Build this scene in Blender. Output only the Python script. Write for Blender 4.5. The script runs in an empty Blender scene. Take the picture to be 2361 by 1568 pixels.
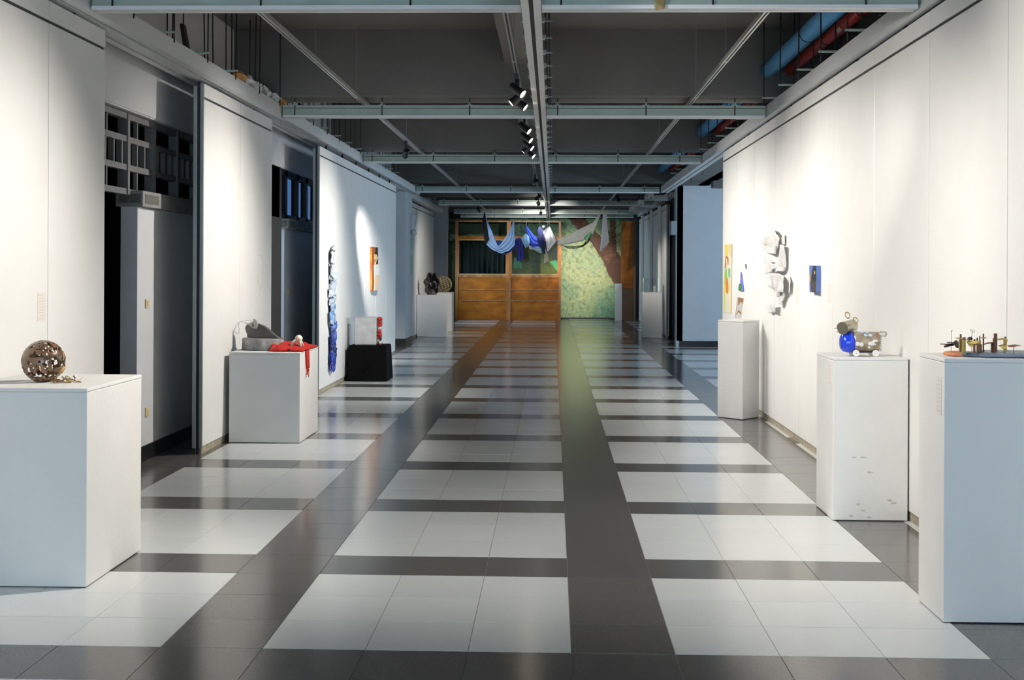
import bpy, bmesh, math, random
from mathutils import Vector, Matrix, noise

random.seed(7)
S = bpy.context.scene
COL = S.collection
PI = math.pi

# ------------------------------------------------------------------ camera
F, CX, CY, YAW, ROLL, H = 2916.45, 1180.5, 620.77, 0.032215, 0.0049225, 1.47782
W_, H_ = 2361, 1568
cd = bpy.data.cameras.new('camera')
cd.sensor_fit = 'HORIZONTAL'; cd.sensor_width = 36.0
cd.lens = F / W_ * 36.0
cd.shift_x = (W_ / 2 - CX) / W_
cd.shift_y = -(H_ / 2 - CY) / W_
cd.clip_start = 0.05; cd.clip_end = 200
cam = bpy.data.objects.new('camera', cd); COL.objects.link(cam)
cam.matrix_world = (Matrix.Translation((0, 0, H)) @ Matrix.Rotation(YAW, 4, 'Z')
                    @ Matrix.Rotation(PI / 2, 4, 'X') @ Matrix.Rotation(ROLL, 4, 'Z'))
S.camera = cam

# ------------------------------------------------------------------ world, daylight, exposure
S.view_settings.view_transform = 'Standard'
S.view_settings.look = 'None'
S.view_settings.gamma = 1.0
S.view_settings.use_curve_mapping = False
S.view_settings.exposure = 0.2
wd = bpy.data.worlds.new('sky'); S.world = wd; wd.use_nodes = True
bg = wd.node_tree.nodes['Background']
bg.inputs[0].default_value = (0.58, 0.79, 1.0, 1)
bg.inputs[1].default_value = 7.8
WARM = (1.0, 0.945, 0.87)
LAMP_W = 350.0

def portal(loc, rot, sx, sy):
    l = bpy.data.lights.new('window_portal', 'AREA'); l.shape = 'RECTANGLE'; l.size = sx; l.size_y = sy
    l.cycles.is_portal = True
    o = bpy.data.objects.new('window_portal', l); COL.objects.link(o)
    o.location = loc; o.rotation_euler = rot
    return o
# open entrance behind the camera, window band of the side room at right, side windows at the far end
portal((-0.33, -5.95, 1.85), (PI / 2, 0, 0), 5.2, 3.5)
portal((6.95, 20.2, 2.1), (0, PI / 2, 0), 1.8, 7.6)
portal((-3.32, 34.6, 1.9), (0, -PI / 2, 0), 2.2, 2.6)
portal((-3.32, 15.95, 2.33), (0, -PI / 2, 0), 0.6, 3.0)

try:
    S.cycles.max_bounces = 7; S.cycles.diffuse_bounces = 4; S.cycles.glossy_bounces = 3
    S.cycles.transparent_max_bounces = 12; S.cycles.sample_clamp_indirect = 6.0
    S.cycles.caustics_reflective = False; S.cycles.caustics_refractive = False
    S.cycles.use_denoising = True
except Exception:
    pass

# ------------------------------------------------------------------ picture measure -> place
def ray(x, y):
    a = x - CX; b = y - CY
    c, s = math.cos(ROLL), math.sin(ROLL)
    u = (a * c + b * s) / F; v = -(-a * s + b * c) / F
    c, s = math.cos(YAW), math.sin(YAW)
    return (u * c - s, u * s + c, v)
def fl(x, y, z=0.0):
    r = ray(x, y); t = (z - H) / r[2]; return Vector((r[0] * t, r[1] * t, z))
def atx(x, y, X):
    r = ray(x, y); t = X / r[0]; return Vector((X, r[1] * t, H + r[2] * t))
def aty(x, y, Y):
    r = ray(x, y); t = Y / r[1]; return Vector((r[0] * t, Y, H + r[2] * t))
def project(p):
    X, Y, Z = p
    c, s = math.cos(YAW), math.sin(YAW)
    u = X * c + Y * s; d = -X * s + Y * c
    if d < 0.2: return None
    px = F * u / d; py = -F * (Z - H) / d
    c, s = math.cos(ROLL), math.sin(ROLL)
    return (CX + px * c - py * s, CY + px * s + py * c)

# ------------------------------------------------------------------ materials
def srgb(r, g, b):
    f = lambda c: (c / 255 / 12.92) if c / 255 <= 0.04045 else ((c / 255 + 0.055) / 1.055) ** 2.4
    return (f(r), f(g), f(b), 1)
MATS = {}
def mat(name, col, rough=0.5, metal=0.0, nscale=0, namt=0.0, bump=0.0, bscale=None, col2=None, rnd=0.0,
        spec=None, emit=None, estr=0.0, trans=0.0, stretch=None, coat=0.0, detail=4, alpha=None, sheen=0.0):
    m = bpy.data.materials.new(name); m.use_nodes = True
    nt = m.node_tree; N = nt.nodes; L = nt.links
    b = N['Principled BSDF']
    b.inputs['Base Color'].default_value = col
    b.inputs['Roughness'].default_value = rough
    b.inputs['Metallic'].default_value = metal
    if spec is not None: b.inputs['Specular IOR Level'].default_value = spec
    if coat: b.inputs['Coat Weight'].default_value = coat; b.inputs['Coat Roughness'].default_value = 0.12
    if sheen: b.inputs['Sheen Weight'].default_value = sheen
    if trans: b.inputs['Transmission Weight'].default_value = trans
    if alpha is not None: b.inputs['Alpha'].default_value = alpha
    if emit: b.inputs['Emission Color'].default_value = emit; b.inputs['Emission Strength'].default_value = estr
    last = None
    if nscale:
        tc = N.new('ShaderNodeTexCoord'); src = tc.outputs['Object']
        if stretch:
            mp = N.new('ShaderNodeMapping'); mp.inputs['Scale'].default_value = stretch
            L.new(src, mp.inputs['Vector']); src = mp.outputs['Vector']
        no = N.new('ShaderNodeTexNoise'); no.inputs['Scale'].default_value = nscale; no.inputs['Detail'].default_value = detail
        L.new(src, no.inputs['Vector'])
        cr = N.new('ShaderNodeMix'); cr.data_type = 'RGBA'
        c2 = col2 if col2 else tuple(max(0, c * (1 - namt)) for c in col[:3]) + (1,)
        cr.inputs[6].default_value = c2; cr.inputs[7].default_value = col
        rm = N.new('ShaderNodeMapRange'); rm.inputs[1].default_value = 0.35; rm.inputs[2].default_value = 0.65
        L.new(no.outputs['Fac'], rm.inputs[0]); L.new(rm.outputs[0], cr.inputs[0])
        last = cr.outputs[2]
        if bump:
            bn = N.new('ShaderNodeTexNoise'); bn.inputs['Scale'].default_value = bscale or nscale; bn.inputs['Detail'].default_value = 3
            L.new(src, bn.inputs['Vector'])
            bu = N.new('ShaderNodeBump'); bu.inputs['Strength'].default_value = bump; bu.inputs['Distance'].default_value = 0.01
            L.new(bn.outputs['Fac'], bu.inputs['Height']); L.new(bu.outputs['Normal'], b.inputs['Normal'])
    if rnd:
        oi = N.new('ShaderNodeObjectInfo')
        hs = N.new('ShaderNodeHueSaturation')
        mr = N.new('ShaderNodeMapRange'); mr.inputs[3].default_value = 1 - rnd; mr.inputs[4].default_value = 1 + rnd
        L.new(oi.outputs['Random'], mr.inputs[0]); L.new(mr.outputs[0], hs.inputs['Value'])
        if last: L.new(last, hs.inputs['Color'])
        else: hs.inputs['Color'].default_value = col
        last = hs.outputs['Color']
    if last: L.new(last, b.inputs['Base Color'])
    MATS[name] = m
    return m
def mat_vcol(name, rough=0.6, nscale=0, namt=0.0, bump=0.0, spec=0.4):
    m = bpy.data.materials.new(name); m.use_nodes = True
    nt = m.node_tree; N = nt.nodes; L = nt.links; b = N['Principled BSDF']
    b.inputs['Roughness'].default_value = rough; b.inputs['Specular IOR Level'].default_value = spec
    at = N.new('ShaderNodeAttribute'); at.attribute_name = 'paint'
    out = at.outputs['Color']
    if nscale:
        tc = N.new('ShaderNodeTexCoord'); no = N.new('ShaderNodeTexNoise'); no.inputs['Scale'].default_value = nscale
        no.inputs['Distortion'].default_value = 1.5; no.inputs['Detail'].default_value = 6
        L.new(tc.outputs['Object'], no.inputs['Vector'])
        mr = N.new('ShaderNodeMapRange'); mr.inputs[1].default_value = .35; mr.inputs[2].default_value = .65
        mr.inputs[3].default_value = 1 - namt; mr.inputs[4].default_value = 1 + namt
        L.new(no.outputs['Fac'], mr.inputs[0])
        hs = N.new('ShaderNodeHueSaturation'); L.new(mr.outputs[0], hs.inputs['Value']); L.new(out, hs.inputs['Color'])
        out = hs.outputs['Color']
        if bump:
            bu = N.new('ShaderNodeBump'); bu.inputs['Strength'].default_value = bump; bu.inputs['Distance'].default_value = .01
            L.new(no.outputs['Fac'], bu.inputs['Height']); L.new(bu.outputs['Normal'], b.inputs['Normal'])
    L.new(out, b.inputs['Base Color'])
    return m
def mat_clear(name, tint=(1, 1, 1, 1), gloss=0.12, rough=0.02, fr=0.6):
    m = bpy.data.materials.new(name); m.use_nodes = True
    nt = m.node_tree; N = nt.nodes; L = nt.links
    for n in list(N):
        if n.type == 'BSDF_PRINCIPLED': N.remove(n)
    tr = N.new('ShaderNodeBsdfTransparent'); tr.inputs[0].default_value = tint
    gl = N.new('ShaderNodeBsdfGlossy'); gl.inputs['Roughness'].default_value = rough
    lw = N.new('ShaderNodeLayerWeight'); lw.inputs[0].default_value = 0.35
    ma = N.new('ShaderNodeMath'); ma.operation = 'MULTIPLY_ADD'; ma.inputs[1].default_value = fr; ma.inputs[2].default_value = gloss
    L.new(lw.outputs['Fresnel'], ma.inputs[0])
    mx = N.new('ShaderNodeMixShader'); L.new(ma.outputs[0], mx.inputs[0])
    L.new(tr.outputs[0], mx.inputs[1]); L.new(gl.outputs[0], mx.inputs[2])
    L.new(mx.outputs[0], N['Material Output'].inputs[0])
    return m

M_LIGHT = mat('light_terrazzo', srgb(214, 218, 218), 0.17, nscale=220, namt=.10, rnd=.035, spec=.5, detail=2)
M_DARK = mat('dark_terrazzo', srgb(101, 100, 98), 0.16, nscale=240, namt=.30, rnd=.07, spec=.5, detail=2)
M_GROUT = mat('grout', srgb(128, 124, 118), 0.8)
M_WALL = mat('panel_white_paint', srgb(232, 231, 228), 0.55, nscale=3.0, namt=.03, bump=.05, bscale=90, rnd=.012)
M_PLINTH = mat('plinth_white_paint', srgb(231, 230, 227), 0.5, nscale=4.0, namt=.035, bump=.12, bscale=35, rnd=.012)
M_CONC = mat('painted_concrete', srgb(108, 106, 103), 0.75, nscale=2.2, namt=.10, bump=.15, bscale=30)
M_CONCW = mat('painted_side_wall', srgb(216, 215, 216), 0.45, nscale=1.2, namt=.08, bump=.05, bscale=12)
M_ALCOVE = mat('alcove_white', srgb(205, 207, 210), 0.5, nscale=5, namt=.04)
M_BLACK = mat('black_skirting', srgb(22, 22, 24), 0.35)
M_VOID = mat('dark_void_shade', srgb(26, 26, 27), 0.9)  # near-black colour stands in for the shade of unlit rooms and recesses
M_STEEL = mat('green_grey_steel', srgb(166, 182, 173), 0.45, metal=.1, nscale=6, namt=.12)
M_STEELW = mat('galvanised_white_steel', srgb(230, 231, 231), 0.4, metal=.1, nscale=3, namt=.06, stretch=(1, .3, 1))
M_SLOT = mat('slot_shadow_tone', srgb(52, 54, 52), 0.7)  # dark colour stands in for the shade inside slots and grooves
M_RAIL = mat('aluminium_rail', srgb(214, 213, 210), 0.32, metal=.55, nscale=20, namt=.08)
M_ROD = mat('threaded_rod', srgb(40, 40, 42), 0.5, metal=.5)
M_WIRE = mat('wire_steel', srgb(150, 155, 162), 0.4, metal=.7)
M_ALU = mat('aluminium_edge', srgb(152, 160, 158), 0.42, metal=.4, nscale=10, namt=.1)
M_LAMP = mat('lamp_black', srgb(24, 24, 25), 0.42, nscale=30, namt=.1)
M_LENS = mat('lamp_lens_lit', (1, .95, .85, 1), 0.3, emit=(1, .86, .66, 1), estr=22)
M_LENSO = mat('lamp_lens_off', srgb(70, 72, 76), 0.15, metal=.6)
M_BLUEP = mat('blue_pipe_paint', srgb(88, 172, 232), 0.4, nscale=8, namt=.14)
M_REDP = mat('red_pipe_paint', srgb(206, 60, 42), 0.45, nscale=8, namt=.18)
M_PAPER = mat('label_paper', srgb(226, 221, 214), 0.8)
M_INK = mat('label_ink', srgb(211, 206, 200), 0.8)
M_ORANGE = mat('varnished_plywood', srgb(198, 116, 0), 0.45, nscale=2.5, col2=srgb(166, 88, 0), stretch=(1, 1, 2.5), spec=.3)
M_OFRAME = mat('varnished_frame', srgb(204, 134, 58), 0.4, nscale=7, col2=srgb(160, 95, 34), stretch=(1, 1, .2))
M_BEIGE = mat('beige_seal', srgb(168, 158, 138), 0.7, nscale=14, namt=.3)
M_GLASS = mat_clear('window_glass', (.85, .92, .95, 1), .001, .02, .03)
M_BGLASS = mat_clear('blue_window_glass', (.115, .155, .205, 1), .01, .2, .1)
M_ACRYL = mat_clear('clear_acrylic', (.97, .98, .98, 1), .03)
M_SOCKET = mat('cream_socket', srgb(214, 196, 150), 0.5)

# ------------------------------------------------------------------ mesh helpers
class MB:
    def __init__(s): s.v = []; s.f = []
    def add(s, vs, fs):
        o = len(s.v); s.v += [Vector(p) for p in vs]; s.f += [tuple(i + o for i in f) for f in fs]; return s
    def box(s, x0, x1, y0, y1, z0, z1):
        return s.add([(x0, y0, z0), (x1, y0, z0), (x1, y1, z0), (x0, y1, z0), (x0, y0, z1), (x1, y0, z1), (x1, y1, z1), (x0, y1, z1)],
                     [(0, 3, 2, 1), (4, 5, 6, 7), (0, 1, 5, 4), (1, 2, 6, 5), (2, 3, 7, 6), (3, 0, 4, 7)])
    def prism(s, pts, vec):
        n = len(pts); vec = Vector(vec); a = [Vector(p) for p in pts]; b = [p + vec for p in a]
        return s.add(a + b, [tuple(range(n))[::-1], tuple(range(n, 2 * n))] + [(i, (i + 1) % n, n + (i + 1) % n, n + i) for i in range(n)])
    def cyl(s, p0, p1, r0, r1=None, n=12, caps=True):
        r1 = r0 if r1 is None else r1
        p0 = Vector(p0); p1 = Vector(p1); d = (p1 - p0).normalized()
        a = d.orthogonal().normalized(); b = d.cross(a)
        vs = []
        for p, r in ((p0, r0), (p1, r1)):
            for i in range(n):
                t = 2 * PI * i / n; vs.append(p + a * (r * math.cos(t)) + b * (r * math.sin(t)))
        fs = [(i, (i + 1) % n, n + (i + 1) % n, n + i) for i in range(n)]
        if caps: fs += [tuple(range(n))[::-1], tuple(range(n, 2 * n))]
        return s.add(vs, fs)
    def tube(s, path, r, n=6, taper=None):
        path = [Vector(p) for p in path]; m = len(path); vs = []; prev = None
        for k, p in enumerate(path):
            d = (path[min(k + 1, m - 1)] - path[max(k - 1, 0)])
            if d.length < 1e-9: d = Vector((0, 0, 1))
            d.normalize()
            a = (prev - d * prev.dot(d)) if prev is not None else d.orthogonal()
            if a.length < 1e-6: a = d.orthogonal()
            a.normalize(); prev = a; b = d.cross(a)
            rr = r * (1 if taper is None else 1 + (taper - 1) * k / (m - 1))
            for i in range(n):
                t = 2 * PI * i / n; vs.append(p + a * (rr * math.cos(t)) + b * (rr * math.sin(t)))
        fs = []
        for k in range(m - 1):
            for i in range(n):
                fs.append((k * n + i, k * n + (i + 1) % n, (k + 1) * n + (i + 1) % n, (k + 1) * n + i))
        fs += [tuple(range(n))[::-1], tuple(range((m - 1) * n, m * n))]
        return s.add(vs, fs)
    def lathe(s, prof, c=(0, 0, 0), n=24, mtx=None):
        vs = []; m = len(prof); c = Vector(c)
        for r, z in prof:
            for i in range(n):
                t = 2 * PI * i / n; p = Vector((r * math.cos(t), r * math.sin(t), z))
                vs.append((mtx @ p if mtx else p) + c)
        fs = []
        for k in range(m - 1):
            for i in range(n):
                fs.append((k * n + i, k * n + (i + 1) % n, (k + 1) * n + (i + 1) % n, (k + 1) * n + i))
        fs += [tuple(range(n))[::-1], tuple(range((m - 1) * n, m * n))]
        return s.add(vs, fs)
    def torus(s, c, R, r, mtx=None, n=20, k=8, sx=1.0, sy=1.0):
        vs = []; c = Vector(c)
        for i in range(n):
            t = 2 * PI * i / n
            for j in range(k):
                u = 2 * PI * j / k
                p = Vector(((R + r * math.cos(u)) * math.cos(t) * sx, (R + r * math.cos(u)) * math.sin(t) * sy, r * math.sin(u)))
                vs.append((mtx @ p if mtx else p) + c)
        fs = [(i * k + j, ((i + 1) % n) * k + j, ((i + 1) % n) * k + (j + 1) % k, i * k + (j + 1) % k) for i in range(n) for j in range(k)]
        return s.add(vs, fs)
    def grid(s, fn, nu, nv):
        vs = [fn(i / nu, j / nv) for j in range(nv + 1) for i in range(nu + 1)]
        w = nu + 1
        return s.add(vs, [(j * w + i, j * w + i + 1, (j + 1) * w + i + 1, (j + 1) * w + i) for j in range(nv) for i in range(nu)])
    def blob(s, c, rx, ry, rz, amp=.15, fs=3.0, sub=3, seed=0.0):
        bm = bmesh.new(); bmesh.ops.create_icosphere(bm, subdivisions=sub, radius=1.0)
        c = Vector(c); vs = []
        for v in bm.verts:
            k = 1 + amp * noise.noise(v.co * fs + Vector((seed, seed * 1.7, 0)))
            vs.append(c + Vector((v.co.x * rx * k, v.co.y * ry * k, v.co.z * rz * k)))
        fs_ = [tuple(v.index for v in f.verts) for f in bm.faces]; bm.free()
        return s.add(vs, fs_)
    def mesh(s, name, off=Vector((0, 0, 0))):
        me = bpy.data.meshes.new(name)
        me.from_pydata([tuple(p - off) for p in s.v], [], s.f); me.update()
        return me

def wloc(p):
    v = Vector((0, 0, 0))
    while p is not None:
        v += p.location; p = p.parent
    return v
def tag(o, label, cat, group=None, kind=None):
    o['label'] = label
    if cat: o['category'] = cat
    if group: o['group'] = group
    if kind: o['kind'] = kind
    return o
def thing(name, label, cat, loc=(0, 0, 0), group=None, kind=None):
    o = bpy.data.objects.new(name, None); COL.objects.link(o); o.location = loc
    o.empty_display_size = .1
    return tag(o, label, cat, group, kind)
def obj(name, mb, m, parent=None, smooth=False, bevel=0, solid=0, sub=0, label=None, kind=None, fixn=False):
    off = wloc(parent) if parent is not None else Vector((0, 0, 0))
    base = Vector((0, 0, 0))
    if parent is None and not isinstance(mb, bpy.types.Mesh):
        xs = [p.x for p in mb.v]; ys = [p.y for p in mb.v]; zs = [p.z for p in mb.v]
        base = Vector(((min(xs) + max(xs)) / 2, (min(ys) + max(ys)) / 2, min(zs)))
        off = base
    me = mb if isinstance(mb, bpy.types.Mesh) else mb.mesh(name, off)
    if m and not me.materials: me.materials.append(m)
    if fixn:
        bm = bmesh.new(); bm.from_mesh(me); bmesh.ops.recalc_face_normals(bm, faces=bm.faces); bm.to_mesh(me); bm.free()
    if smooth:
        for p in me.polygons: p.use_smooth = True
    o = bpy.data.objects.new(name, me); COL.objects.link(o); o.parent = parent
    o.location = base
    if solid:
        md = o.modifiers.new('solid', 'SOLIDIFY'); md.thickness = solid; md.offset = 0
    if bevel:
        md = o.modifiers.new('bevel', 'BEVEL'); md.width = bevel; md.segments = 2; md.limit_method = 'ANGLE'
    if sub:
        md = o.modifiers.new('sub', 'SUBSURF'); md.levels = sub; md.render_levels = sub
    if label: o['label'] = label
    if kind: o['kind'] = kind
    return o
def dup(root, loc):
    r = root.copy(); COL.objects.link(r); r.location = loc
    for ch in list(root.children):
        c = ch.copy(); COL.objects.link(c); c.parent = r
        for g in ch.children:
            d = g.copy(); COL.objects.link(d); d.parent = c
    return r
def bxo(name, b, m, parent=None, **k): return obj(name, MB().box(*b), m, parent, **k)
ORD = ['first', 'second', 'third', 'fourth', 'fifth', 'sixth', 'seventh', 'eighth', 'ninth', 'tenth']

# ================================================================== STRUCTURE
TX0, TY0, T = -1.12089, 4.88055, 0.4           # tile grid
floor = thing('floor', 'polished terrazzo tile floor of pale squares with dark grey bands', 'floor', (0, 0, 0), kind='structure')
bxo('floor_base', (-6.2, 7.2, -6.4, 38.4, -0.15, -0.0028), M_GROUT, floor)
g_ = 0.0008
def tile_mb(x, y, mb, h=0.0):
    e = 0.0009
    a, b, c, d = x + g_, x + T - g_, y + g_, y + T - g_
    mb.add([(a, c, -.0028), (b, c, -.0028), (b, d, -.0028), (a, d, -.0028),
            (a + e, c + e, 0), (b - e, c + e, 0), (b - e, d - e, 0), (a + e, d - e, 0)],
           [(4, 5, 6, 7), (0, 1, 5, 4), (1, 2, 6, 5), (2, 3, 7, 6), (3, 0, 4, 7)])
tiles = []
for i in range(-8, 13):
    for j in range(-28, 83):
        x = TX0 + i * T; y = TY0 + j * T
        dark = (i % 4 == 3) or (j % 4 == 3)
        a = 0
        if y > 3.4 and -3.2 < x < 3.4:
            ps = [project((x + dx * T, y + dy * T, 0)) for dx, dy in ((0, 0), (1, 0), (1, 1), (0, 1))]
            if all(ps):
                qs = [(min(max(p[0], 0), W_), min(max(p[1], 0), H_)) for p in ps]
                a = abs(sum(qs[k][0] * qs[(k + 1) % 4][1] - qs[(k + 1) % 4][0] * qs[k][1] for k in range(4))) / 2
                if x + T > 2.11 and y < 15.6: a *= .2
                if x + T > 1.64 and y < 5.9 and x + .2 > 1.64: a *= .3
                if x < -2.3 and y < 6.9 and y > 5.5: a *= .2
        tiles.append((a, x, y, dark))
tiles.sort(key=lambda t: -t[0])
tm = {}
for dk in (0, 1):
    mb = MB(); tile_mb(-T / 2, -T / 2, mb)
    tm[dk] = mb.mesh('tile'); tm[dk].materials.append(M_DARK if dk else M_LIGHT)
nl = nd = 0
rest = {0: MB(), 1: MB()}
for a, x, y, dk in tiles:
    dk = int(dk)
    if a > 0 and ((dk and nd < 200) or (not dk and nl < 260)):
        if dk: nd += 1
        else: nl += 1
        o = bpy.data.objects.new('dark_tile' if dk else 'light_tile', tm[dk]); COL.objects.link(o); o.parent = floor
        o.location = (x + T / 2, y + T / 2, random.uniform(-.0003, .0003))
    else:
        tile_mb(x, y, rest[dk])
obj('distant_light_tiles', rest[0], M_LIGHT, floor, kind='stuff')
obj('distant_dark_tiles', rest[1], M_DARK, floor, kind='stuff')

# ceiling slab with concrete beams
ZS, ZB = 3.80, 3.15
ceil = thing('ceiling', 'grey painted concrete ceiling slab with deep cross beams', 'ceiling', (0, 0, ZS), kind='structure')
bxo('slab', (-3.3, 2.95, -6.4, 38.4, ZS, ZS + .2), M_CONC, ceil)
BEAMS = [(1.0, 1.5), (7.05, 7.5), (12.26, 12.74), (17.66, 18.1), (24.3, 24.8), (29.2, 29.6), (33.7, 34.1), (36.9, 37.3)]
for y0, y1 in BEAMS:
    bxo('concrete_beam', (-3.14, 2.76, y0, y1, ZB, ZS + .01), M_CONC, ceil, bevel=.012)
ys = [-6.4] + [v for b in BEAMS for v in b] + [38.2]
for k in range(0, len(ys), 2):
    bxo('concrete_joist', (-.475, -.11, ys[k] + .001, ys[k + 1] - .001, 3.46, ZS + .005), M_CONC, ceil, bevel=.01)

# left masonry wall line X=-3.12
LW = -3.12
wl = thing('wall_left', 'pale grey masonry wall with openings behind the sliding panels at left', 'wall', (LW, 0, 0), kind='structure')
bxo('upper_wall', (LW - .2, LW, -6.4, 38.2, 2.63, ZS + .05), M_CONCW, wl)
M_FASC = mat('glossy_fascia_paint', srgb(226, 226, 228), .3, spec=.7, nscale=3, namt=.08, stretch=(1, .4, 2))
bxo('fascia', (LW, LW + .012, 6.3, 24.2, 2.64, 2.97), M_FASC, wl)
bxo('lower_wall', (LW - .2, LW, -6.4, 6.2, 0, 2.63), M_ALCOVE, wl)
for nm, ya, yb in (('pier', 9.41, 12.75), ('pier', 14.62, 24.2)):
    bxo(nm, (LW - .13, LW, ya, yb, 0, 1.935), M_ALCOVE, wl, bevel=.004)
    bxo('skirting', (LW - .125, LW + .012, ya - .012, yb, 0, .115), M_BLACK, wl)
    cor = bxo('cornice', (LW - .16, LW + .05, ya - .03, yb, 1.935, 2.055), mat('cornice_concrete', srgb(140, 141, 138), .7, nscale=10, namt=.2), wl, bevel=.006)
    bxo('cornice_grille', (LW - .13, LW + .03, ya - .034, ya - .029, 1.96, 2.03), mat('grille_rough', srgb(112, 112, 106), .9, nscale=90, namt=.5, bump=.5), cor)
    bxo('cornice_grille', (LW + .048, LW + .053, ya + .02, ya + .34, 1.96, 2.03), MATS['grille_rough'], cor)
bxo('hidden_wall', (LW - .2, LW, 17.6, 38.2, 2.055, 2.63), M_ALCOVE, wl)
bxo('hidden_wall', (LW - .2, LW, 24.2, 33.2, 0, 2.63), M_ALCOVE, wl)
bxo('hidden_wall', (LW - .2, LW, 36.1, 38.2, 0, 2.63), M_ALCOVE, wl)
bxo('hidden_wall', (LW - .2, LW, 33.2, 36.1, 0, .75), M_ALCOVE, wl)
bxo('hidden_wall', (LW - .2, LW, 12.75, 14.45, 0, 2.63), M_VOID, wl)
# store room behind the first opening, its surfaces coloured near black as shade
wr = thing('wall_store_room', 'store room coloured near black as shade, seen through the first opening at left', 'wall', (-6, 9, 0), kind='structure')
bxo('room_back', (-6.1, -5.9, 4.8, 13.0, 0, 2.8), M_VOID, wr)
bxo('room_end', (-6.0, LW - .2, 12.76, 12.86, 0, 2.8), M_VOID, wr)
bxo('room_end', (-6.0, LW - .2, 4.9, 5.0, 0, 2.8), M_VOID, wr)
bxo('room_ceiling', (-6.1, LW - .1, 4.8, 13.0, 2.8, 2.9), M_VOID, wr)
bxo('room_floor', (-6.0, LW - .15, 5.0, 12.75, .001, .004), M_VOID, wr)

# louvre window grid above the first opening
XW = LW - .06
win1 = thing('window_1', 'grey painted louvre window grid above the first dark opening at left', 'window', (XW, 9, 2.05), kind='structure')
M_LOUV = mat('window_grey_paint', srgb(112, 112, 113), .5, nscale=12, namt=.15)
for z in (2.04, 2.22, 2.43, 2.6):
    bxo('rail', (XW - .03, XW + .02, 7.2, 12.7, z - .022, z + .022), M_LOUV, win1)
for k in range(9):
    y = 8.06 + k * .62
    if y < 12.6: bxo('mullion', (XW - .05, XW + .03, y - .022, y + .022, 2.02, 2.62), M_LOUV, win1)
for k in range(28):
    y = 8.0 + k * .172
    if y < 12.6: bxo('louvre_bar', (XW - .03, XW + .012, y - .012, y + .012, 2.24, 2.41), M_LOUV, win1)
for k in range(15):
    y = 7.9 + k * .33
    if k % 2 and y < 9.6:
        bxo('glazing_bar', (XW - .02, XW + .01, y - .011, y + .011, 2.06, 2.2), M_LOUV, win1)
        bxo('glazing_bar', (XW - .02, XW + .01, y - .011, y + .011, 2.45, 2.58), M_LOUV, win1)
# bluish clerestory above the second opening
win2 = thing('window_2', 'black framed clerestory window with blue daylit panes above the second opening', 'window', (XW, 15.5, 2.05), kind='structure')
M_BFR = mat('black_window_frame', srgb(20, 21, 24), .45)
bxo('frame_rail', (XW - .04, XW + .03, 13.9, 17.6, 2.56, 2.63), M_BFR, win2)
bxo('frame_rail', (XW - .04, XW + .03, 13.9, 17.6, 2.055, 2.11), M_BFR, win2)
vb = [14.38, 14.85, 15.52, 16.1, 16.75, 17.4]
for y in vb: bxo('mullion', (XW - .04, XW + .03, y - .06, y + .06, 2.055, 2.63), M_BFR, win2)
for a, b in zip(vb, vb[1:]): bxo('pane', (XW - .02, XW - .014, a + .06, b - .06, 2.11, 2.56), M_BGLASS, win2)
bxo('sill_block', (LW - .2, LW, 13.0, 14.34, 2.055, 2.63), M_VOID, win2)

# right masonry wall behind the panels, side room at right
RW = 2.76
wrt = thing('wall_right', 'dark concrete wall behind the right hand sliding panels', 'wall', (RW, 0, 0), kind='structure')
bxo('wall_body', (RW, RW + .2, -6.4, 15.75, 0, ZS + .05), M_CONC, wrt)
bxo('upper_wall', (RW, RW + .2, 15.75, 38.2, 3.1, ZS + .05), M_CONC, wrt)
sr = thing('wall_side_room', 'blue daylit plaster wall with black skirting beyond the opening at right', 'wall', (3, 24.4, 0), kind='structure')
M_SIDE = mat('side_room_plaster', srgb(196, 200, 204), .6, nscale=4, namt=.04, bump=.1, bscale=60)
bxo('end_wall', (2.385, 7.2, 24.42, 24.6, .115, 3.1), M_SIDE, sr)
bxo('skirting', (2.44, 7.2, 24.4, 24.6, 0, .115), M_BLACK, sr)
bxo('pier', (2.375, 2.5, 24.42, 24.7, 0, 3.1), M_SIDE, sr)
bxo('near_wall', (RW + .1, 7.2, 15.55, 15.75, 0, 3.1), M_SIDE, sr)
bxo('side_ceiling', (2.3, 7.2, 15.5, 26.4, 3.1, 3.2), M_CONC, sr)
bxo('ceiling_duct', (2.9, 3.6, 23.0, 23.35, 2.98, 3.1), M_CONC, sr)
bxo('outer_wall', (6.95, 7.15, 15.6, 24.5, 0, 1.2), M_SIDE, sr)
bxo('outer_wall', (6.95, 7.15, 15.6, 24.5, 3.0, 3.2), M_SIDE, sr)
win3 = thing('window_3', 'wide window band of the side room, out of view at right', 'window', (7.0, 20, 1.2), kind='structure')
for k in range(6): bxo('mullion', (6.97, 7.05, 15.75 + k * 1.72, 15.83 + k * 1.72, 1.2, 3.0), M_BFR, win3)

# far right wall
wfr = thing('wall_far_right', 'wall at the far right end of the gallery, coloured near black as shade', 'wall', (2.6, 31, 0), kind='structure')
bxo('wall_body', (2.56, 2.76, 24.7, 38.2, 0, 3.1), M_VOID, wfr)  # near-black colour paints in the shade of the slot beside the panels
# far end wall with mural
wfe = thing('wall_end', 'far end wall covered by a green painted mural of foliage and a leaning tree trunk', 'wall', (0, 37.9, 0), kind='structure')
bxo('wall_body', (-3.3, 2.96, 37.92, 38.2, 0, ZS), M_CONC, wfe)
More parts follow.
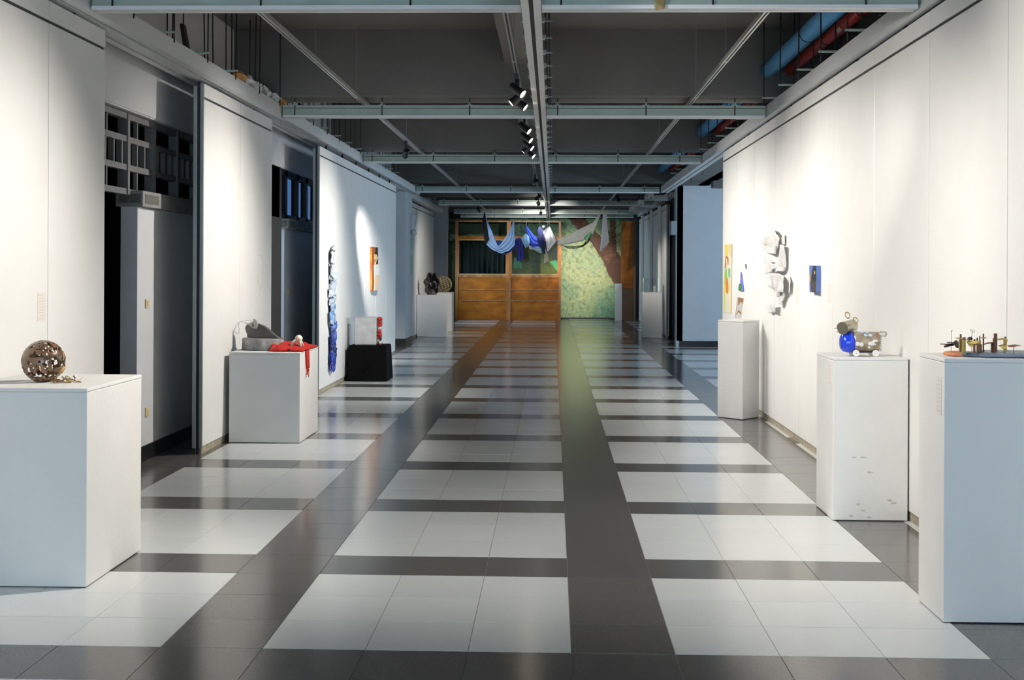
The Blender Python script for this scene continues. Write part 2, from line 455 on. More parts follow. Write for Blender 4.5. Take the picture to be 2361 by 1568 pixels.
# back end: entrance side walls behind the camera
wb = thing('wall_back', 'entrance wall behind the viewer with a wide open doorway', 'wall', (0, -6, 0), kind='structure')
bxo('door_lintel', (-3.3, 2.96, -6.2, -6.0, 3.6, ZS + .05), M_CONC, wb)
bxo('door_jamb', (-3.3, -2.95, -6.2, -6.0, 0, 3.6), M_CONC, wb)
bxo('door_jamb', (2.28, 2.96, -6.2, -6.0, 0, 3.6), M_CONC, wb)
bxo('threshold_step', (-2.95, 2.28, -6.2, -6.0, 0, .12), M_CONC, wb)

# far left pier, side window and details
fp = thing('wall_far_pier', 'bluish white pier with black skirting between the left panel runs', 'wall', (-3, 24.5, 0), kind='structure')
bxo('pier_body', (-3.14, -2.83, 24.25, 25.35, .13, 3.0), M_SIDE, fp)
bxo('skirting', (-3.14, -2.82, 24.24, 25.36, 0, .13), M_BLACK, fp)
bxo('recess_back', (-3.125, -3.1, 25.35, 26.4, .0, 2.95), M_VOID, fp)
led = bxo('counter_ledge', (-3.1, -2.93, 25.9, 26.3, .78, .93), M_SIDE, fp)
bxo('counter_leg', (-3.08, -2.98, 26.0, 26.2, .12, .78), M_SIDE, fp)
fc = thing('wall_far_column', 'grey column in the recess beyond the far left panel', 'wall', (-2.9, 32.6, 0), kind='structure')
bxo('column_body', (-3.14, -2.74, 32.5, 33.1, 0, 3.25), M_SIDE, fc, bevel=.01)
bxo('skirting', (-3.14, -2.73, 32.49, 33.11, 0, .12), M_BLACK, fc)
win4 = thing('window_4', 'narrow steel window in the left recess beside the wooden partition', 'window', (-3.1, 34.5, .7), kind='structure')
for y in (33.2, 34.15, 35.1, 36.05): bxo('mullion', (-3.2, -3.08, y - .04, y + .04, .75, 2.63), M_ALU, win4)
for z in (.77, 1.9, 2.6): bxo('rail', (-3.2, -3.08, 33.2, 36.1, z - .03, z + .03), M_ALU, win4)
for k in range(3): bxo('pane', (-3.15, -3.144, 33.24 + k * .95, 34.11 + k * .95, .8, 2.57), M_GLASS, win4)

# ================================================================== SLIDING PANELS
def panel(label, xf, side, y0, y1, group, z1=2.94, zg=2.825, end_frame=False, seal=True):
    """side=+1: face looks to +X (left wall); -1: face looks to -X (right wall)"""
    t = thing('sliding_wall_panel', label, 'wall panel', (xf, (y0 + y1) / 2, 0), group, 'thing')
    th = .072; e = .0036
    xa, xb = (xf - th, xf) if side > 0 else (xf, xf + th)
    fx = (xf - .012, xf) if side > 0 else (xf, xf + .012)
    bxo('board', (xa + (.012 if side < 0 else 0), xb - (.012 if side > 0 else 0), y0, y1, .06, zg - .009), M_WALL, t)
    bxo('face_sheet', (fx[0], fx[1], y0 + e, y1 - e, .06, zg - .009), M_WALL, t, bevel=.002)
    bxo('top_strip', (fx[0], fx[1], y0 + e, y1 - e, zg + .009, z1), M_WALL, t, bevel=.002)
    gx = (xf - .03, xf - .011) if side > 0 else (xf + .011, xf + .03)
    bxo('groove_shade', (gx[0], gx[1], y0 + e, y1 - e, zg - .02, z1 - .01), M_SLOT, t)
    bxo('hanger_bolt', ((xa + xb) / 2 - .012, (xa + xb) / 2 + .012, (y0 + y1) / 2 - .012, (y0 + y1) / 2 + .012, z1 - .01, 2.99), M_ROD, t)
    if seal:
        sx = (xf - .06, xf - .008) if side > 0 else (xf + .008, xf + .06)
        bxo('floor_seal', (sx[0], sx[1], y0, y1, 0, .06), M_BEIGE, t)
    if end_frame:
        bxo('end_profile', (xa, xa + .026, y0 - .045, y0 + e, .05, z1 - .03), M_ALU, t)
        bxo('end_gasket', (xa + .026, xb - .024, y0 - .03, y0 + e, 0.0, z1 + .01), M_BLACK, t)
        bxo('end_profile', (xb - .024, xb - .001, y0 - .02, y0 + e, .05, z1 - .002), M_ALU, t)
    return t
LX = -2.77
panel('left white wall panel just outside the left picture edge', LX, 1, 4.42, 5.64, 'left sliding panels')
panel('left white wall panel nearest the viewer, outside the picture', LX, 1, 3.2, 4.42, 'left sliding panels')
panel('large white wall panel at the left picture edge, behind the pierced ball', LX, 1, 5.64, 6.86, 'left sliding panels')
panel('white wall panel ending at the first dark opening on the left', LX, 1, 6.86, 7.735, 'left sliding panels')
panel('white wall panel with aluminium end frame behind the grey drum sculpture', LX, 1, 9.95, 11.12, 'left sliding panels', end_frame=True)
panel('white wall panel with faint grey scuffs ending at the second opening', LX, 1, 11.12, 12.38, 'left sliding panels')
yc = [14.67, 15.85, 17.02, 18.2, 19.38, 20.58, 21.83]
cl = ['carrying the long blue fabric hanging', 'behind the white plastic block', 'just left of the portrait cut-out', 'carrying the portrait cut-out',
      'just beyond the portrait cut-out', 'bluish white, last before the far left pier']
for k in range(6):
    panel('white wall panel ' + cl[k], -2.72, 1, yc[k], yc[k + 1], 'left sliding panels', z1=2.905, zg=2.795, end_frame=(k == 0))
for k in range(4):
    panel('far left white wall panel, %s behind the grey flower sculpture' % ORD[k], -2.95, 1, 26.45 + k * 1.2, 27.65 + k * 1.2,
          'far left sliding panels', z1=2.87, zg=2.77, end_frame=(k == 0))
yr = [4.73, 5.95, 7.18, 8.4, 9.61, 10.9, 12.11, 13.34, 14.6, 15.8]
rl = ['at the right picture edge beyond the wooden toy landscape', 'behind the toy landscape plinth', 'behind the tin dog', 'with the small blue picture beside it',
      'carrying the small blue picture', 'carrying the white paper relief', 'just beyond the white paper relief', 'behind the angled corner plinth', 'carrying the yellow painting']
panel('right white wall panel just outside the right picture edge', 2.11, -1, 3.51, 4.73, 'right sliding panels')
panel('right white wall panel nearest the viewer, outside the picture', 2.11, -1, 2.29, 3.51, 'right sliding panels')
for k in range(9):
    panel('right hand white wall panel ' + rl[k], 2.11, -1, yr[k], yr[k + 1], 'right sliding panels')
bxo('e', (2.11, 2.182, 15.8, 15.83, .05, 2.93), M_ALU, [o for o in bpy.data.objects if o.name.startswith('sliding_wall_panel')][-1]).name = 'end_profile'
for k in range(7):
    x0 = 2.44
    p = panel('far right white wall panel, %s from the dark slot' % ORD[k], x0, -1, 27.35 + k * 1.22, 28.57 + k * 1.22, 'far right sliding panels', z1=2.9, zg=2.79, end_frame=(k == 0))
for k, y in enumerate((28.62, 31.0, 34.0)):
    ps = thing('panel_post', 'pale post in front of the far right panels, %s from the dark slot' % ORD[k], 'post', (2.4, y, 0), 'far right posts')
    bxo('post_body', (2.37, 2.435, y, y + .16, 0, 2.93), M_WALL, ps, bevel=.004)
    bxo('post_cap', (2.36, 2.437, y - .01, y + .17, 2.93, 2.96), M_STEEL, ps)

# ================================================================== CEILING TRACKS
rod_me = MB().cyl((0, 0, 0), (0, 0, 1), .0055, n=6).mesh('threaded_rod'); rod_me.materials.append(M_ROD)
wire_me = MB().cyl((0, 0, 0), (0, 0, 1), .0025, n=5).mesh('hanging_wire'); wire_me.materials.append(M_WIRE)
def rod(parent, p0, p1, me=rod_me, name='threaded_rod'):
    p0 = Vector(p0); p1 = Vector(p1); d = p1 - p0
    o = bpy.data.objects.new(name, me); COL.objects.link(o); o.parent = parent
    o.location = p0 - wloc(parent); o.scale = (1, 1, d.length)
    o.rotation_euler = d.to_track_quat('Z', 'Y').to_euler()
    return o
clip_me = MB().box(-.03, .03, -.012, .012, 0, .006).box(-.008, .008, -.018, .018, .006, .03).mesh('rod_bracket'); clip_me.materials.append(M_STEEL)
def bracket(parent, p, rz=0):
    o = bpy.data.objects.new('rod_bracket', clip_me); COL.objects.link(o); o.parent = parent
    o.location = Vector(p) - wloc(parent); o.rotation_euler = (0, 0, rz)
ZT = 2.96
def soffit(y):
    for a, b in BEAMS:
        if a - .05 <= y <= b + .05: return ZB
    return ZS
def cross_track(label, y, x0, x1, z=ZT, group='cross tracks', rods=True):
    t = thing('hanging_cross_track', label, 'ceiling track', (0, y, z), group)
    for xa, xb in (((x0, -.19), (-.07, x1)) if x0 < -.5 < x1 else ((x0, x1),)):
        bxo('web', (xa, xb, y - .045, y + .045, z + .024, z + .088), M_STEEL, t)
        bxo('top_flange', (xa, xb, y - .05, y + .05, z + .094, z + .118), M_STEEL, t)
        bxo('web_seam', (xa, xb, y - .042, y + .042, z + .086, z + .096), M_SLOT, t)
        bxo('bottom_lip', (xa, xb, y - .055, y - .012, z, z + .022), M_STEELW, t)
        bxo('bottom_lip', (xa, xb, y + .012, y + .055, z, z + .022), M_STEELW, t)
        bxo('slot_shade', (xa, xb, y - .04, y + .04, z + .02, z + .026), M_SLOT, t)
    if rods:
        n = int((x1 - x0) / .86)
        for k in range(n + 1):
            x = x0 + .12 + k * .86
            if x > x1: break
            rod(t, (x, y - .052, z + .02), (x, y - .052, soffit(y)))
            bracket(t, (x, y - .052, z + .118))
    return t
def long_track(name, label, x, y0, y1, z=ZT, w=.05, group=None, m=M_STEELW):
    t = thing(name, label, 'ceiling track', (x, (y0 + y1) / 2, z), group)
    bxo('web', (x - w, x + w, y0, y1, z + .024, z + .125), m, t)
    bxo('bottom_lip', (x - w - .006, x - .013, y0, y1, z, z + .022), M_STEELW, t)
    bxo('bottom_lip', (x + .013, x + w + .006, y0, y1, z, z + .022), M_STEELW, t)
    bxo('slot_shade', (x - .03, x + .03, y0, y1, z + .02, z + .026), M_SLOT, t)
    return t
xl, xr_ = -2.66, 2.05
cl = ['nearest greenish steel cross track at the top picture edge', 'second greenish steel cross track from the viewer', 'third steel cross track, lit by the left spotlight',
      'fourth steel cross track, in the bluish shade', 'fifth steel cross track, warmly lit left of centre', 'sixth steel cross track, in front of the blue lit beam', 'farthest steel cross track, above the hanging cloths']
for k, y in enumerate((7.25, 12.4, 17.72, 24.55, 29.4, 33.9, 36.3)):
    cross_track(cl[k], y, xl, xr_ if k < 4 else 2.3)
# centre track
ct = long_track('hanging_centre_track', 'long slotted steel track running down the middle of the ceiling', -.13, -2.0, 37.0, z=ZT - .002)
for k in range(48):
    y = 7.5 + k * .6
    bracket(ct, (-.195, y, ZT + .10), PI / 2); bracket(ct, (-.072, y, ZT + .10), PI / 2)
    if k % 2 == 0: rod(ct, (-.205, y, ZT + .1), (-.205, y, min(soffit(y), 3.46)))
cond = thing('conduit_rail', 'dark conduit rail with clips just right of the centre track', 'conduit', (-.03, 17, 3.08))
obj('conduit_tube', MB().cyl((-.03, 5.5, 3.1), (-.03, 31, 3.1), .009, n=10), M_ROD, cond, smooth=True)
obj('conduit_tube', MB().cyl((-.055, 5.5, 3.13), (-.055, 31, 3.13), .007, n=10), M_ROD, cond, smooth=True)
for k in range(36):
    y = 7.6 + k * .6
    bxo('clip', (-.066, -.012, y - .01, y + .01, 3.082, 3.09), M_ACRYL if False else M_WIRE, cond)
# side tracks
lt = long_track('hanging_side_track', 'long steel track along the tops of the left wall panels', -2.745, -2, 25.3, w=.07, group='side tracks')
long_track('hanging_side_track', 'short rear steel track above the left openings, behind the panel track', -2.93, -2, 24.2, z=ZT + .03, w=.06, group='side tracks', m=M_STEEL)
lt2 = long_track('hanging_side_track', 'far steel track along the tops of the far left panels', -2.9, 25.4, 32.4, z=2.9, w=.07, group='side tracks')
rt = long_track('hanging_side_track', 'long steel track along the tops of the right wall panels', 2.14, -2, 24.4, w=.07, group='side tracks')
rt2 = long_track('hanging_side_track', 'far steel track along the tops of the far right panels', 2.47, 26.4, 36.2, z=2.99, w=.06, group='side tracks')
for k, y in enumerate((26.6, 29.4, 32.0)):
    t = long_track('track_stub', 'short slotted track stub at upper far right, %s from the viewer' % ORD[k], 1.98, y - .9, y, z=2.93, w=.06, group='track stubs')
    bxo('cross_arm', (1.92, 2.405, y, y + .1, 2.93, 3.05), M_STEELW, t)
    rod(t, (1.98, y - .4, 3.05), (1.98, y - .4, soffit(y - .4)))
for k in range(34):                                   # rods above the left track
    y = 7.75 + k * .42
    if 12.2 < y < 12.8 or 17.75 < y < 18.3: continue
    sl = random.uniform(-.05, .05)
    if k % 2: rod(lt, (-2.74, y, ZT + .12), (-2.74, y + sl, ZS))
    if k % 3 != 2: rod(lt, (-2.842, y + .2, ZT + .12), (-2.842, y + .2 + sl * .7, ZS))
    if k % 2 == 0:
        bxo('bracket_arm', (-2.80, -2.585, y - .014, y + .014, ZT + .125, ZT + .137), M_STEEL, lt)
        rod(lt, (-2.6, y, ZT + .06), (-2.6, y - sl * .6, ZS))
for k in range(34):                                   # rods above the right track
    y = 7.7 + k * .42
    if 12.2 < y < 12.8 or 17.75 < y < 18.3: continue
    sl = random.uniform(-.06, .06)
    if k % 2: rod(rt, (2.165, y, ZT + .12), (2.165, y + sl * .5, ZS))
    if k % 4 == 1: rod(rt, (2.36, y + .17, ZT + .02), (2.36, y + .17 - sl, ZS))
    if k % 2 == 0:
        bxo('bracket_arm', (1.95, 2.19, y - .014, y + .014, ZT + .125, ZT + .137), M_STEEL, rt)
        rod(rt, (1.965, y, ZT + .06), (1.965, y + sl * .6, ZS))
        pass
obj('slanted_bracket_plate', MB().prism([(-2.98, 10.2, 3.06), (-2.98, 10.32, 3.06), (-2.98, 10.05, 3.42), (-2.98, 9.98, 3.42)], (.03, 0, 0)), M_ROD, lt)
obj('slanted_bracket_plate', MB().prism([(-2.98, 14.9, 3.06), (-2.98, 15.05, 3.06), (-2.98, 14.75, 3.4), (-2.98, 14.65, 3.4)], (.03, 0, 0)), M_ROD, lt)
# crumpled paper scraps left on top of the left track
for k, (y, c) in enumerate(((10.8, 'brown'), (11.1, 'white'), (11.45, 'white'), (11.8, 'white'), (12.15, 'white'), (12.45, 'brown'))):
    mb = MB().blob((-2.7, y, ZT + .172), .04, .15, .042, amp=.8, fs=2.5, sub=2, seed=k * 3.1)
    o = obj('paper_scrap', mb, mat('scrap_%s_%d' % (c, k), srgb(190, 140, 80) if c == 'brown' else srgb(215, 215, 218), .8))
    tag(o, '%s paper scrap lying on the left track, %s from the viewer' % ('brown' if c == 'brown' else 'crumpled white', ORD[k]), 'paper', 'paper scraps on the left track')

# ================================================================== LIGHTING RAILS
ZR = 3.092
def light_rail(label, x, y0, y1):
    t = thing('lighting_rail', label, 'lighting rail', (x, (y0 + y1) / 2, ZR), 'lighting rails')
    bxo('rail_body', (x - .018, x + .018, y0, y1, ZR + .008, ZR + .036), M_RAIL, t)
    bxo('rail_lip', (x - .018, x - .006, y0, y1, ZR, ZR + .008), M_RAIL, t)
    bxo('rail_lip', (x + .006, x + .018, y0, y1, ZR, ZR + .008), M_RAIL, t)
    bxo('rail_slot', (x - .006, x + .006, y0, y1, ZR + .005, ZR + .009), M_SLOT, t)
    y = y0 + .6
    while y < y1:
        if soffit(y) == ZS or True:
            top = soffit(y)
            if abs(x + .3) < .2: top = min(top, 3.46)
            rod(t, (x, y, ZR + .03), (x, y, top), wire_me, 'hanging_wire')
            bxo('joint_plate', (x - .02, x + .02, y - .03, y + .03, ZR - .001, ZR + .002), M_RAIL, t)
        y += 2.05
    return t
XL, XC, XRR = -1.864, -.307, 1.332
light_rail('left aluminium lighting rail hung on thin wires', XL, -1, 35.5)
light_rail('centre aluminium lighting rail carrying the clustered spotlights', XC, -1, 32.5)
light_rail('right aluminium lighting rail hung on thin wires', XRR, -1, 34.6)

def spotlight(label, x, y, target, on=True, power=1.0, size=94, drop=.13, group='track spotlights', blend=1.0):
    t = thing('track_spotlight', label, 'spotlight', (x, y, ZR - .0), group)
    c = Vector((x, y, ZR - drop)); d = (Vector(target) - c).normalized()
    bxo('adapter', (x - .016, x + .016, y - .045, y + .045, ZR - .045, ZR - .001), M_LAMP, t)
    obj('stem', MB().tube([(x, y, ZR - .04), (x, y, ZR - .085), c], .009, n=8), M_LAMP, t, smooth=True)
    q = d.to_track_quat('Z', 'Y').to_matrix()
    pr = [(.0, -.066), (.030, -.065), (.034, -.06), (.034, .0), (.035, .05), (.038, .075), (.035, .076), (.032, .062), (.0, .061)]
    hs_ = obj('housing', MB().lathe(pr, c, 20, q), M_LAMP, t, smooth=False)
    obj('lens', MB().lathe([(0, .064), (.033, .064), (.033, .068), (0, .069)], c, 20, q), M_LENS if on else M_LENSO, hs_)
    obj('yoke', MB().tube([c + q @ Vector((.045, 0, 0)), c + q @ Vector((.045, 0, -.05)), c + Vector((0, 0, .06)), c + q @ Vector((-.045, 0, -.05)), c + q @ Vector((-.045, 0, 0))], .005, n=6), M_LAMP, t)
    if on:
        l = bpy.data.lights.new('spot_beam', 'SPOT'); l.energy = LAMP_W * power; l.color = WARM
        l.spot_size = math.radians(size); l.spot_blend = blend; l.shadow_soft_size = .03
        lo = bpy.data.objects.new('spot_beam', l); COL.objects.link(lo); lo.parent = t
        lo.location = c + d * .095 - wloc(t); lo.rotation_euler = d.to_track_quat('-Z', 'Y').to_euler()
    return t
# near cluster
spotlight('lit black spotlight turned right, front of the nearest cluster', XC, 10.45, (2.1, 9.3, 1.1), power=.55)
spotlight('lit black spotlight turned left in the nearest cluster', XC, 10.75, (-2.7, 10.3, 1.0), power=1.0, drop=.16)
spotlight('lit black spotlight turned right, rear of the nearest cluster', XC, 11.3, (2.1, 10.6, 1.1), power=.6)
# second cluster
spotlight('lit black spotlight, front of the second cluster', XC, 13.25, (2.1, 12.2, 1.0), power=.5, size=80)
spotlight('lit black spotlight, second of the second cluster', XC, 14.2, (2.1, 13.2, 1.1), power=.45)
spotlight('lit black spotlight turned left in the second cluster', XC, 15.2, (-2.7, 14.9, .8), power=1.05, drop=.16)
spotlight('lit black spotlight turned right beside the left turned one', XC, 15.1, (2.1, 14.2, 1.1), power=.45)
spotlight('lit black spotlight, rearmost of the second cluster', XC, 16.2, (2.1, 15.2, 1.1), power=.6)
# left rail
spotlight('black spotlight alone on the left rail, aimed at the portrait', XL, 15.95, (-2.72, 19.0, 1.3), power=3.6, drop=.15, size=32)
spotlight('unlit black spotlight on the far centre rail', XC, 21.5, (-1.5, 19.5, 1.6), on=False)
spotlight('black spotlight low on the far centre rail', XC, 26.0, (-2.9, 28.6, 1.0), power=.8, size=60)
spotlight('black spotlight hanging below the far centre rail', XC, 26.4, (-.1, 33.2, 2.0), power=1.3, drop=.24, size=40)
spotlight('small bright spotlight on the far left rail above the dark cloth', XL, 31.6, (-1.3, 33.2, 1.9), power=.12, size=60)
spotlight('black spotlight on the far right rail above the white cloth', XRR, 34.4, (.75, 37.9, 1.3), power=1.7, size=50, drop=.16)
spotlight('far spotlight at the end of the centre rail', XC, 31.9, (-.6, 37.9, 1.75), power=.6, size=60, drop=.2)
spotlight('far spotlight lighting the acrylic case on the right rail', XRR, 26.2, (2.3, 28.2, 1.1), power=.5, size=50)
# unseen lamps on the rails nearer than the picture's top edge, last two added
spotlight('spotlight above the pierced ball, nearer than the picture top', XC, 6.6, (-2.65, 6.0, .95), power=.95, size=88)
spotlight('spotlight above the wooden toy landscape, nearer than the picture top', XC, 5.6, (2.1, 5.45, 1.1), power=.62, size=94)
spotlight('spotlight above the tin dog plinth, nearer than the picture top', XC, 6.6, (2.0, 7.7, 1.0), power=.55, size=94)
spotlight('added unseen spotlight on the right rail brightening the paper relief', XRR, 5.5, (2.1, 11.8, 1.35), power=1.0, size=34, drop=.3)  # added out of view to light the near sides of the relief
spotlight('added unseen spotlight on the centre rail brightening the floor', XC, 5.9, (-.1, 7.2, 0), power=.5, size=104)  # added out of view to lift the near floor

# ================================================================== PIPES
def pipe(name, label, x, z, r, m, jt):
    t = thing(name, label, 'pipe', (x, 12, z))
    segs = [(1.5, 7.05), (7.5, 12.26), (12.74, 17.66), (18.1, 24.3)]
    for a, b in segs:
        obj('pipe_run', MB().cyl((x, a, z), (x, b, z), r, n=20), m, t, smooth=True)
    for y in jt:
        obj('pipe_clamp', MB().torus((x, y, z), r + .002, .004, Matrix.Rotation(PI / 2, 3, 'X'), 20, 6), M_ROD, t)
    return t
bp_ = pipe('blue_pipe', 'thick pale blue painted pipe under the slab at upper right', 2.06, 3.40, .0745, M_BLUEP, (8.9, 10.3, 14.4))
rp_ = pipe('red_pipe', 'red painted fire pipe beside the blue one at upper right', 2.275, 3.41, .052, M_REDP, (9.4, 10.6, 14.8))
for t, x, y, r in ((bp_, 2.06, 10.1, .0765), (rp_, 2.275, 9.95, .054)):
    n = 6; a0 = PI * 1.15; mb = MB()
    mb.grid(lambda u, v: (x + r * math.cos(a0 + u * .6), y + v * .13, 3.405 + r * math.sin(a0 + u * .6)), n, 1)
    obj('pipe_sticker', mb, M_PAPER, t)

# small services
el = thing('emergency_light', 'white emergency light with twin lamps on the far left pier', 'emergency light', (-2.8, 25.2, 2.3))
bxo('case', (-2.83, -2.76, 25.05, 25.3, 2.25, 2.55), M_SIDE, el, bevel=.01)
for y in (25.1, 25.25): obj('lamp_head', MB().cyl((-2.79, y, 2.24), (-2.76, y, 2.16), .04, .05, n=14), M_SIDE, el, smooth=True)
gs = thing('green_wall_sign', 'pale green vertical sign strip on the far left pier', 'sign', (-2.8, 25.2, 1.3))
bxo('strip', (-2.83, -2.815, 25.02, 25.32, 1.36, 1.75), mat('pale_green_print', srgb(150, 185, 170), .5), gs)
bxo('strip', (-2.83, -2.815, 25.05, 25.3, 1.85, 2.12), MATS['pale_green_print'], gs)
eb = thing('electrical_box', 'grey electrical box on the corner of the side room pier', 'electrical box', (2.37, 24.5, 2.2))
bxo('case', (2.26, 2.375, 24.36, 24.62, 2.15, 2.42), mat('grey_box_paint', srgb(148, 158, 162), .5), eb, bevel=.006)
bxo('cover', (2.27, 2.37, 24.352, 24.36, 2.16, 2.41), MATS['grey_box_paint'], eb)
bxo('conduit', (2.34, 2.36, 24.45, 24.47, 2.42, 3.1), MATS['grey_box_paint'], eb)
def socket(label, y, z):
    t = thing('wall_socket', label, 'socket', (LW, y, z), 'wall sockets')
    bxo('plate', (LW, LW + .01, y - .04, y + .04, z - .035, z + .035), M_SOCKET, t, bevel=.003)
    bxo('rocker', (LW + .01, LW + .014, y - .012, y + .012, z - .02, z + .02), M_SOCKET, t)
for lab, px in (('cream light switch high on the alcove wall at left', (338, 700)), ('cream power socket low on the alcove wall at left', (338, 950)),
                ('cream switch on the wall of the second opening', (664, 672))):
    p = atx(px[0], px[1], LW); socket(lab, p.y, p.z)

# ================================================================== FAR PARTITION AND MURAL
def in_poly(x, y, P):
    r = False; n = len(P)
    for i in range(n):
        x1, y1 = P[i]; x2, y2 = P[(i + 1) % n]
        if (y1 > y) != (y2 > y) and x < (x2 - x1) * (y - y1) / (y2 - y1) + x1: r = not r
    return r
def zz(P, ox, oy, s): return [(ox + a * s, oy + b * s) for a, b in P]
TR = zz([(1300, 330), (1420, 480), (1540, 590), (1640, 750), (1690, 870), (1750, 960), (1830, 960), (1830, 760), (1760, 670), (1755, 560), (1752, 400), (1700, 400), (1712, 540), (1690, 600), (1580, 500), (1500, 400), (1480, 330)], 950, 400, .26789)
HILL = zz([(850, 860), (860, 700), (960, 640), (1100, 630), (1200, 720), (1260, 870)], 950, 400, .26789)
LEAF = zz([(870, 812), (880, 720), (945, 770), (950, 818)], 950, 400, .26789)
LEAF2 = zz([(1185, 760), (1240, 745), (1270, 800), (1265, 860)], 950, 400, .26789)
def lerp(a, b, t): return tuple(a[i] + (b[i] - a[i]) * t for i in range(3))
def mural_col(X, Z):
    q = project((X, 37.9, Z)); x, y = q
    n1 = noise.fractal(Vector((X * 1.3, Z * 1.3, 0)), 1.0, 2.0, 4); n2 = noise.noise(Vector((X * 9, Z * 9, 3))); n3 = noise.noise(Vector((X * 22, Z * 22, 7)))
    up = (104, 150, 118); pale = (170, 180, 130); teal = (84, 140, 122); dk = (84, 100, 70)
    t = min(max((y - 500) / 60, 0), 1)
    c = lerp(up, pale, t)
    t = min(max((y - 640) / 80, 0), 1) * min(max((x - 1290) / 90, 0.15), 1)
    c = lerp(c, teal, min(1, max(0, t * .8 + n1 * .5)))
    c = lerp(c, dk, min(.7, max(0, n2 * .8 + n3 * .35)))
    if n3 > .28: c = lerp(c, (205, 205, 160), .45)
    if x < 1290:
        c = lerp(c, (52, 58, 40), .75 if x < 1175 and y < 540 else .1)
        if 1160 < x and y > 550:
            c = (70, 74, 52)
            if in_poly(x, y, HILL): c = lerp((88, 92, 24), (120, 118, 30), min(1, max(0, (y - 590) / 30)))
            if in_poly(x, y, LEAF) or in_poly(x, y, LEAF2): c = (110, 200, 120)
            c = lerp(c, (30, 32, 20), max(0, n2) * .5)
    if in_poly(x + n2 * 2, y + n3 * 2, TR): c = lerp((94, 64, 48), (132, 96, 76), min(1, max(0, n2 + n1)))
    br = abs(noise.noise(Vector((X * 3.5, Z * 3.5, 11))))
    if br < .035 and y < 560: c = lerp(c, (60, 62, 48), .7)
    return srgb(*[min(255, max(0, v)) for v in c])
nu, nv = 330, 205
X0, X1, Z0, Z1 = -3.1, 2.1, 0.0, 3.24
mb = MB(); mb.grid(lambda u, v: (X0 + (X1 - X0) * u, 37.9, Z0 + (Z1 - Z0) * v), nu, nv)
M_MURAL = mat_vcol('mural_paint', .7, 26, .22, .25)
mu = obj('mural_painting', mb, M_MURAL, wfe)
me = mu.data; ca = me.color_attributes.new('paint', 'FLOAT_COLOR', 'POINT')
ca.data.foreach_set('color', [c for p in mb.v for c in mural_col(p.x, p.z)])
bxo('skirting', (.25, 2.1, 37.86, 37.9, 0, .04), M_BLACK, wfe)

PY = 36.62
op = thing('wooden_partition', 'orange varnished timber partition with glazed upper bays at the far end', 'partition', (-1.3, PY, 0), None, 'thing')
for xa, xb in ((-2.83, -2.74), (-1.335, -1.215), (.165, .235)):
    bxo('post', (xa, xb, PY - .05, PY + .06, 0, 2.885), M_OFRAME, op, bevel=.004)
for xa, xb in ((-2.74, -1.335), (-1.215, .165)):
    bxo('rail', (xa, xb, PY - .04, PY + .05, 2.84, 2.885), M_OFRAME, op)
    bxo('rail', (xa, xb, PY - .04, PY + .05, 2.34, 2.43), M_ORANGE, op)
    bxo('rail', (xa, xb, PY - .04, PY + .05, 1.24, 1.315), M_OFRAME, op)
    b = bxo('board', (xa, xb, PY - .0, PY + .03, .885, 1.24), M_ORANGE, op)
    bxo('ledge', (xa, xb, PY - .04, PY + .0, .87, .9), M_OFRAME, b)
    b = bxo('board', (xa, xb, PY - .0, PY + .03, .575, .87), M_ORANGE, op)
    bxo('ledge', (xa, xb, PY - .04, PY + .0, .555, .585), M_OFRAME, b)
    bxo('board', (xa, xb, PY - .01, PY + .03, .0, .555), M_ORANGE, op)
    bxo('window_bead', (xa, xa + .03, PY - .045, PY - .02, 1.315, 2.34), M_OFRAME, op)
    bxo('window_bead', (xb - .03, xb, PY - .045, PY - .02, 1.315, 2.34), M_OFRAME, op)
    bxo('window_bead', (xa + .03, xb - .03, PY - .045, PY - .02, 2.305, 2.34), mat('pale_bead', srgb(200, 170, 110), .4) if 'pale_bead' not in MATS else MATS['pale_bead'], op)
    bxo('window_bead', (xa + .03, xb - .03, PY - .045, PY - .02, 1.315, 1.345), MATS['pale_bead'], op)
    bxo('pane', (xa, xb, PY - .005, PY, 1.315, 2.34), M_GLASS, op)
    bxo('pane', (xa, xb, PY - .005, PY, 2.43, 2.84), M_GLASS, op)
M_CURT = mat('dark_curtain_cloth', srgb(34, 40, 34), .85, nscale=3, col2=srgb(58, 62, 54), stretch=(3, 1, .2))
mb = MB(); mb.grid(lambda u, v: (-2.72 + 1.38 * u, PY + .22 + .05 * math.sin(u * 60) + .03 * math.sin(u * 23 + 1), 0.002 + 2.43 * v), 90, 4)
tag(obj('dark_curtain', mb, M_CURT, None, smooth=True, solid=.004), 'dark folded curtain behind the left glazed bay of the partition', 'curtain')
pil = thing('timber_pillar', 'two tone orange and brown timber pillar beside the mural', 'pillar', (2.18, 37.1, 0), None, 'thing')
bxo('upper_board', (2.005, 2.345, 37.0, 37.3, .93, 2.9), M_ORANGE, pil, bevel=.006)
bxo('lower_board', (2.0, 2.35, 36.99, 37.3, 0, .92), mat('brown_varnish', srgb(112, 72, 20), .4, nscale=4, namt=.2), pil, bevel=.006)
bxo('corner_strip', (2.345, 2.42, 37.05, 37.3, 0, 2.9), mat('beige_board', srgb(170, 160, 140), .6), pil)

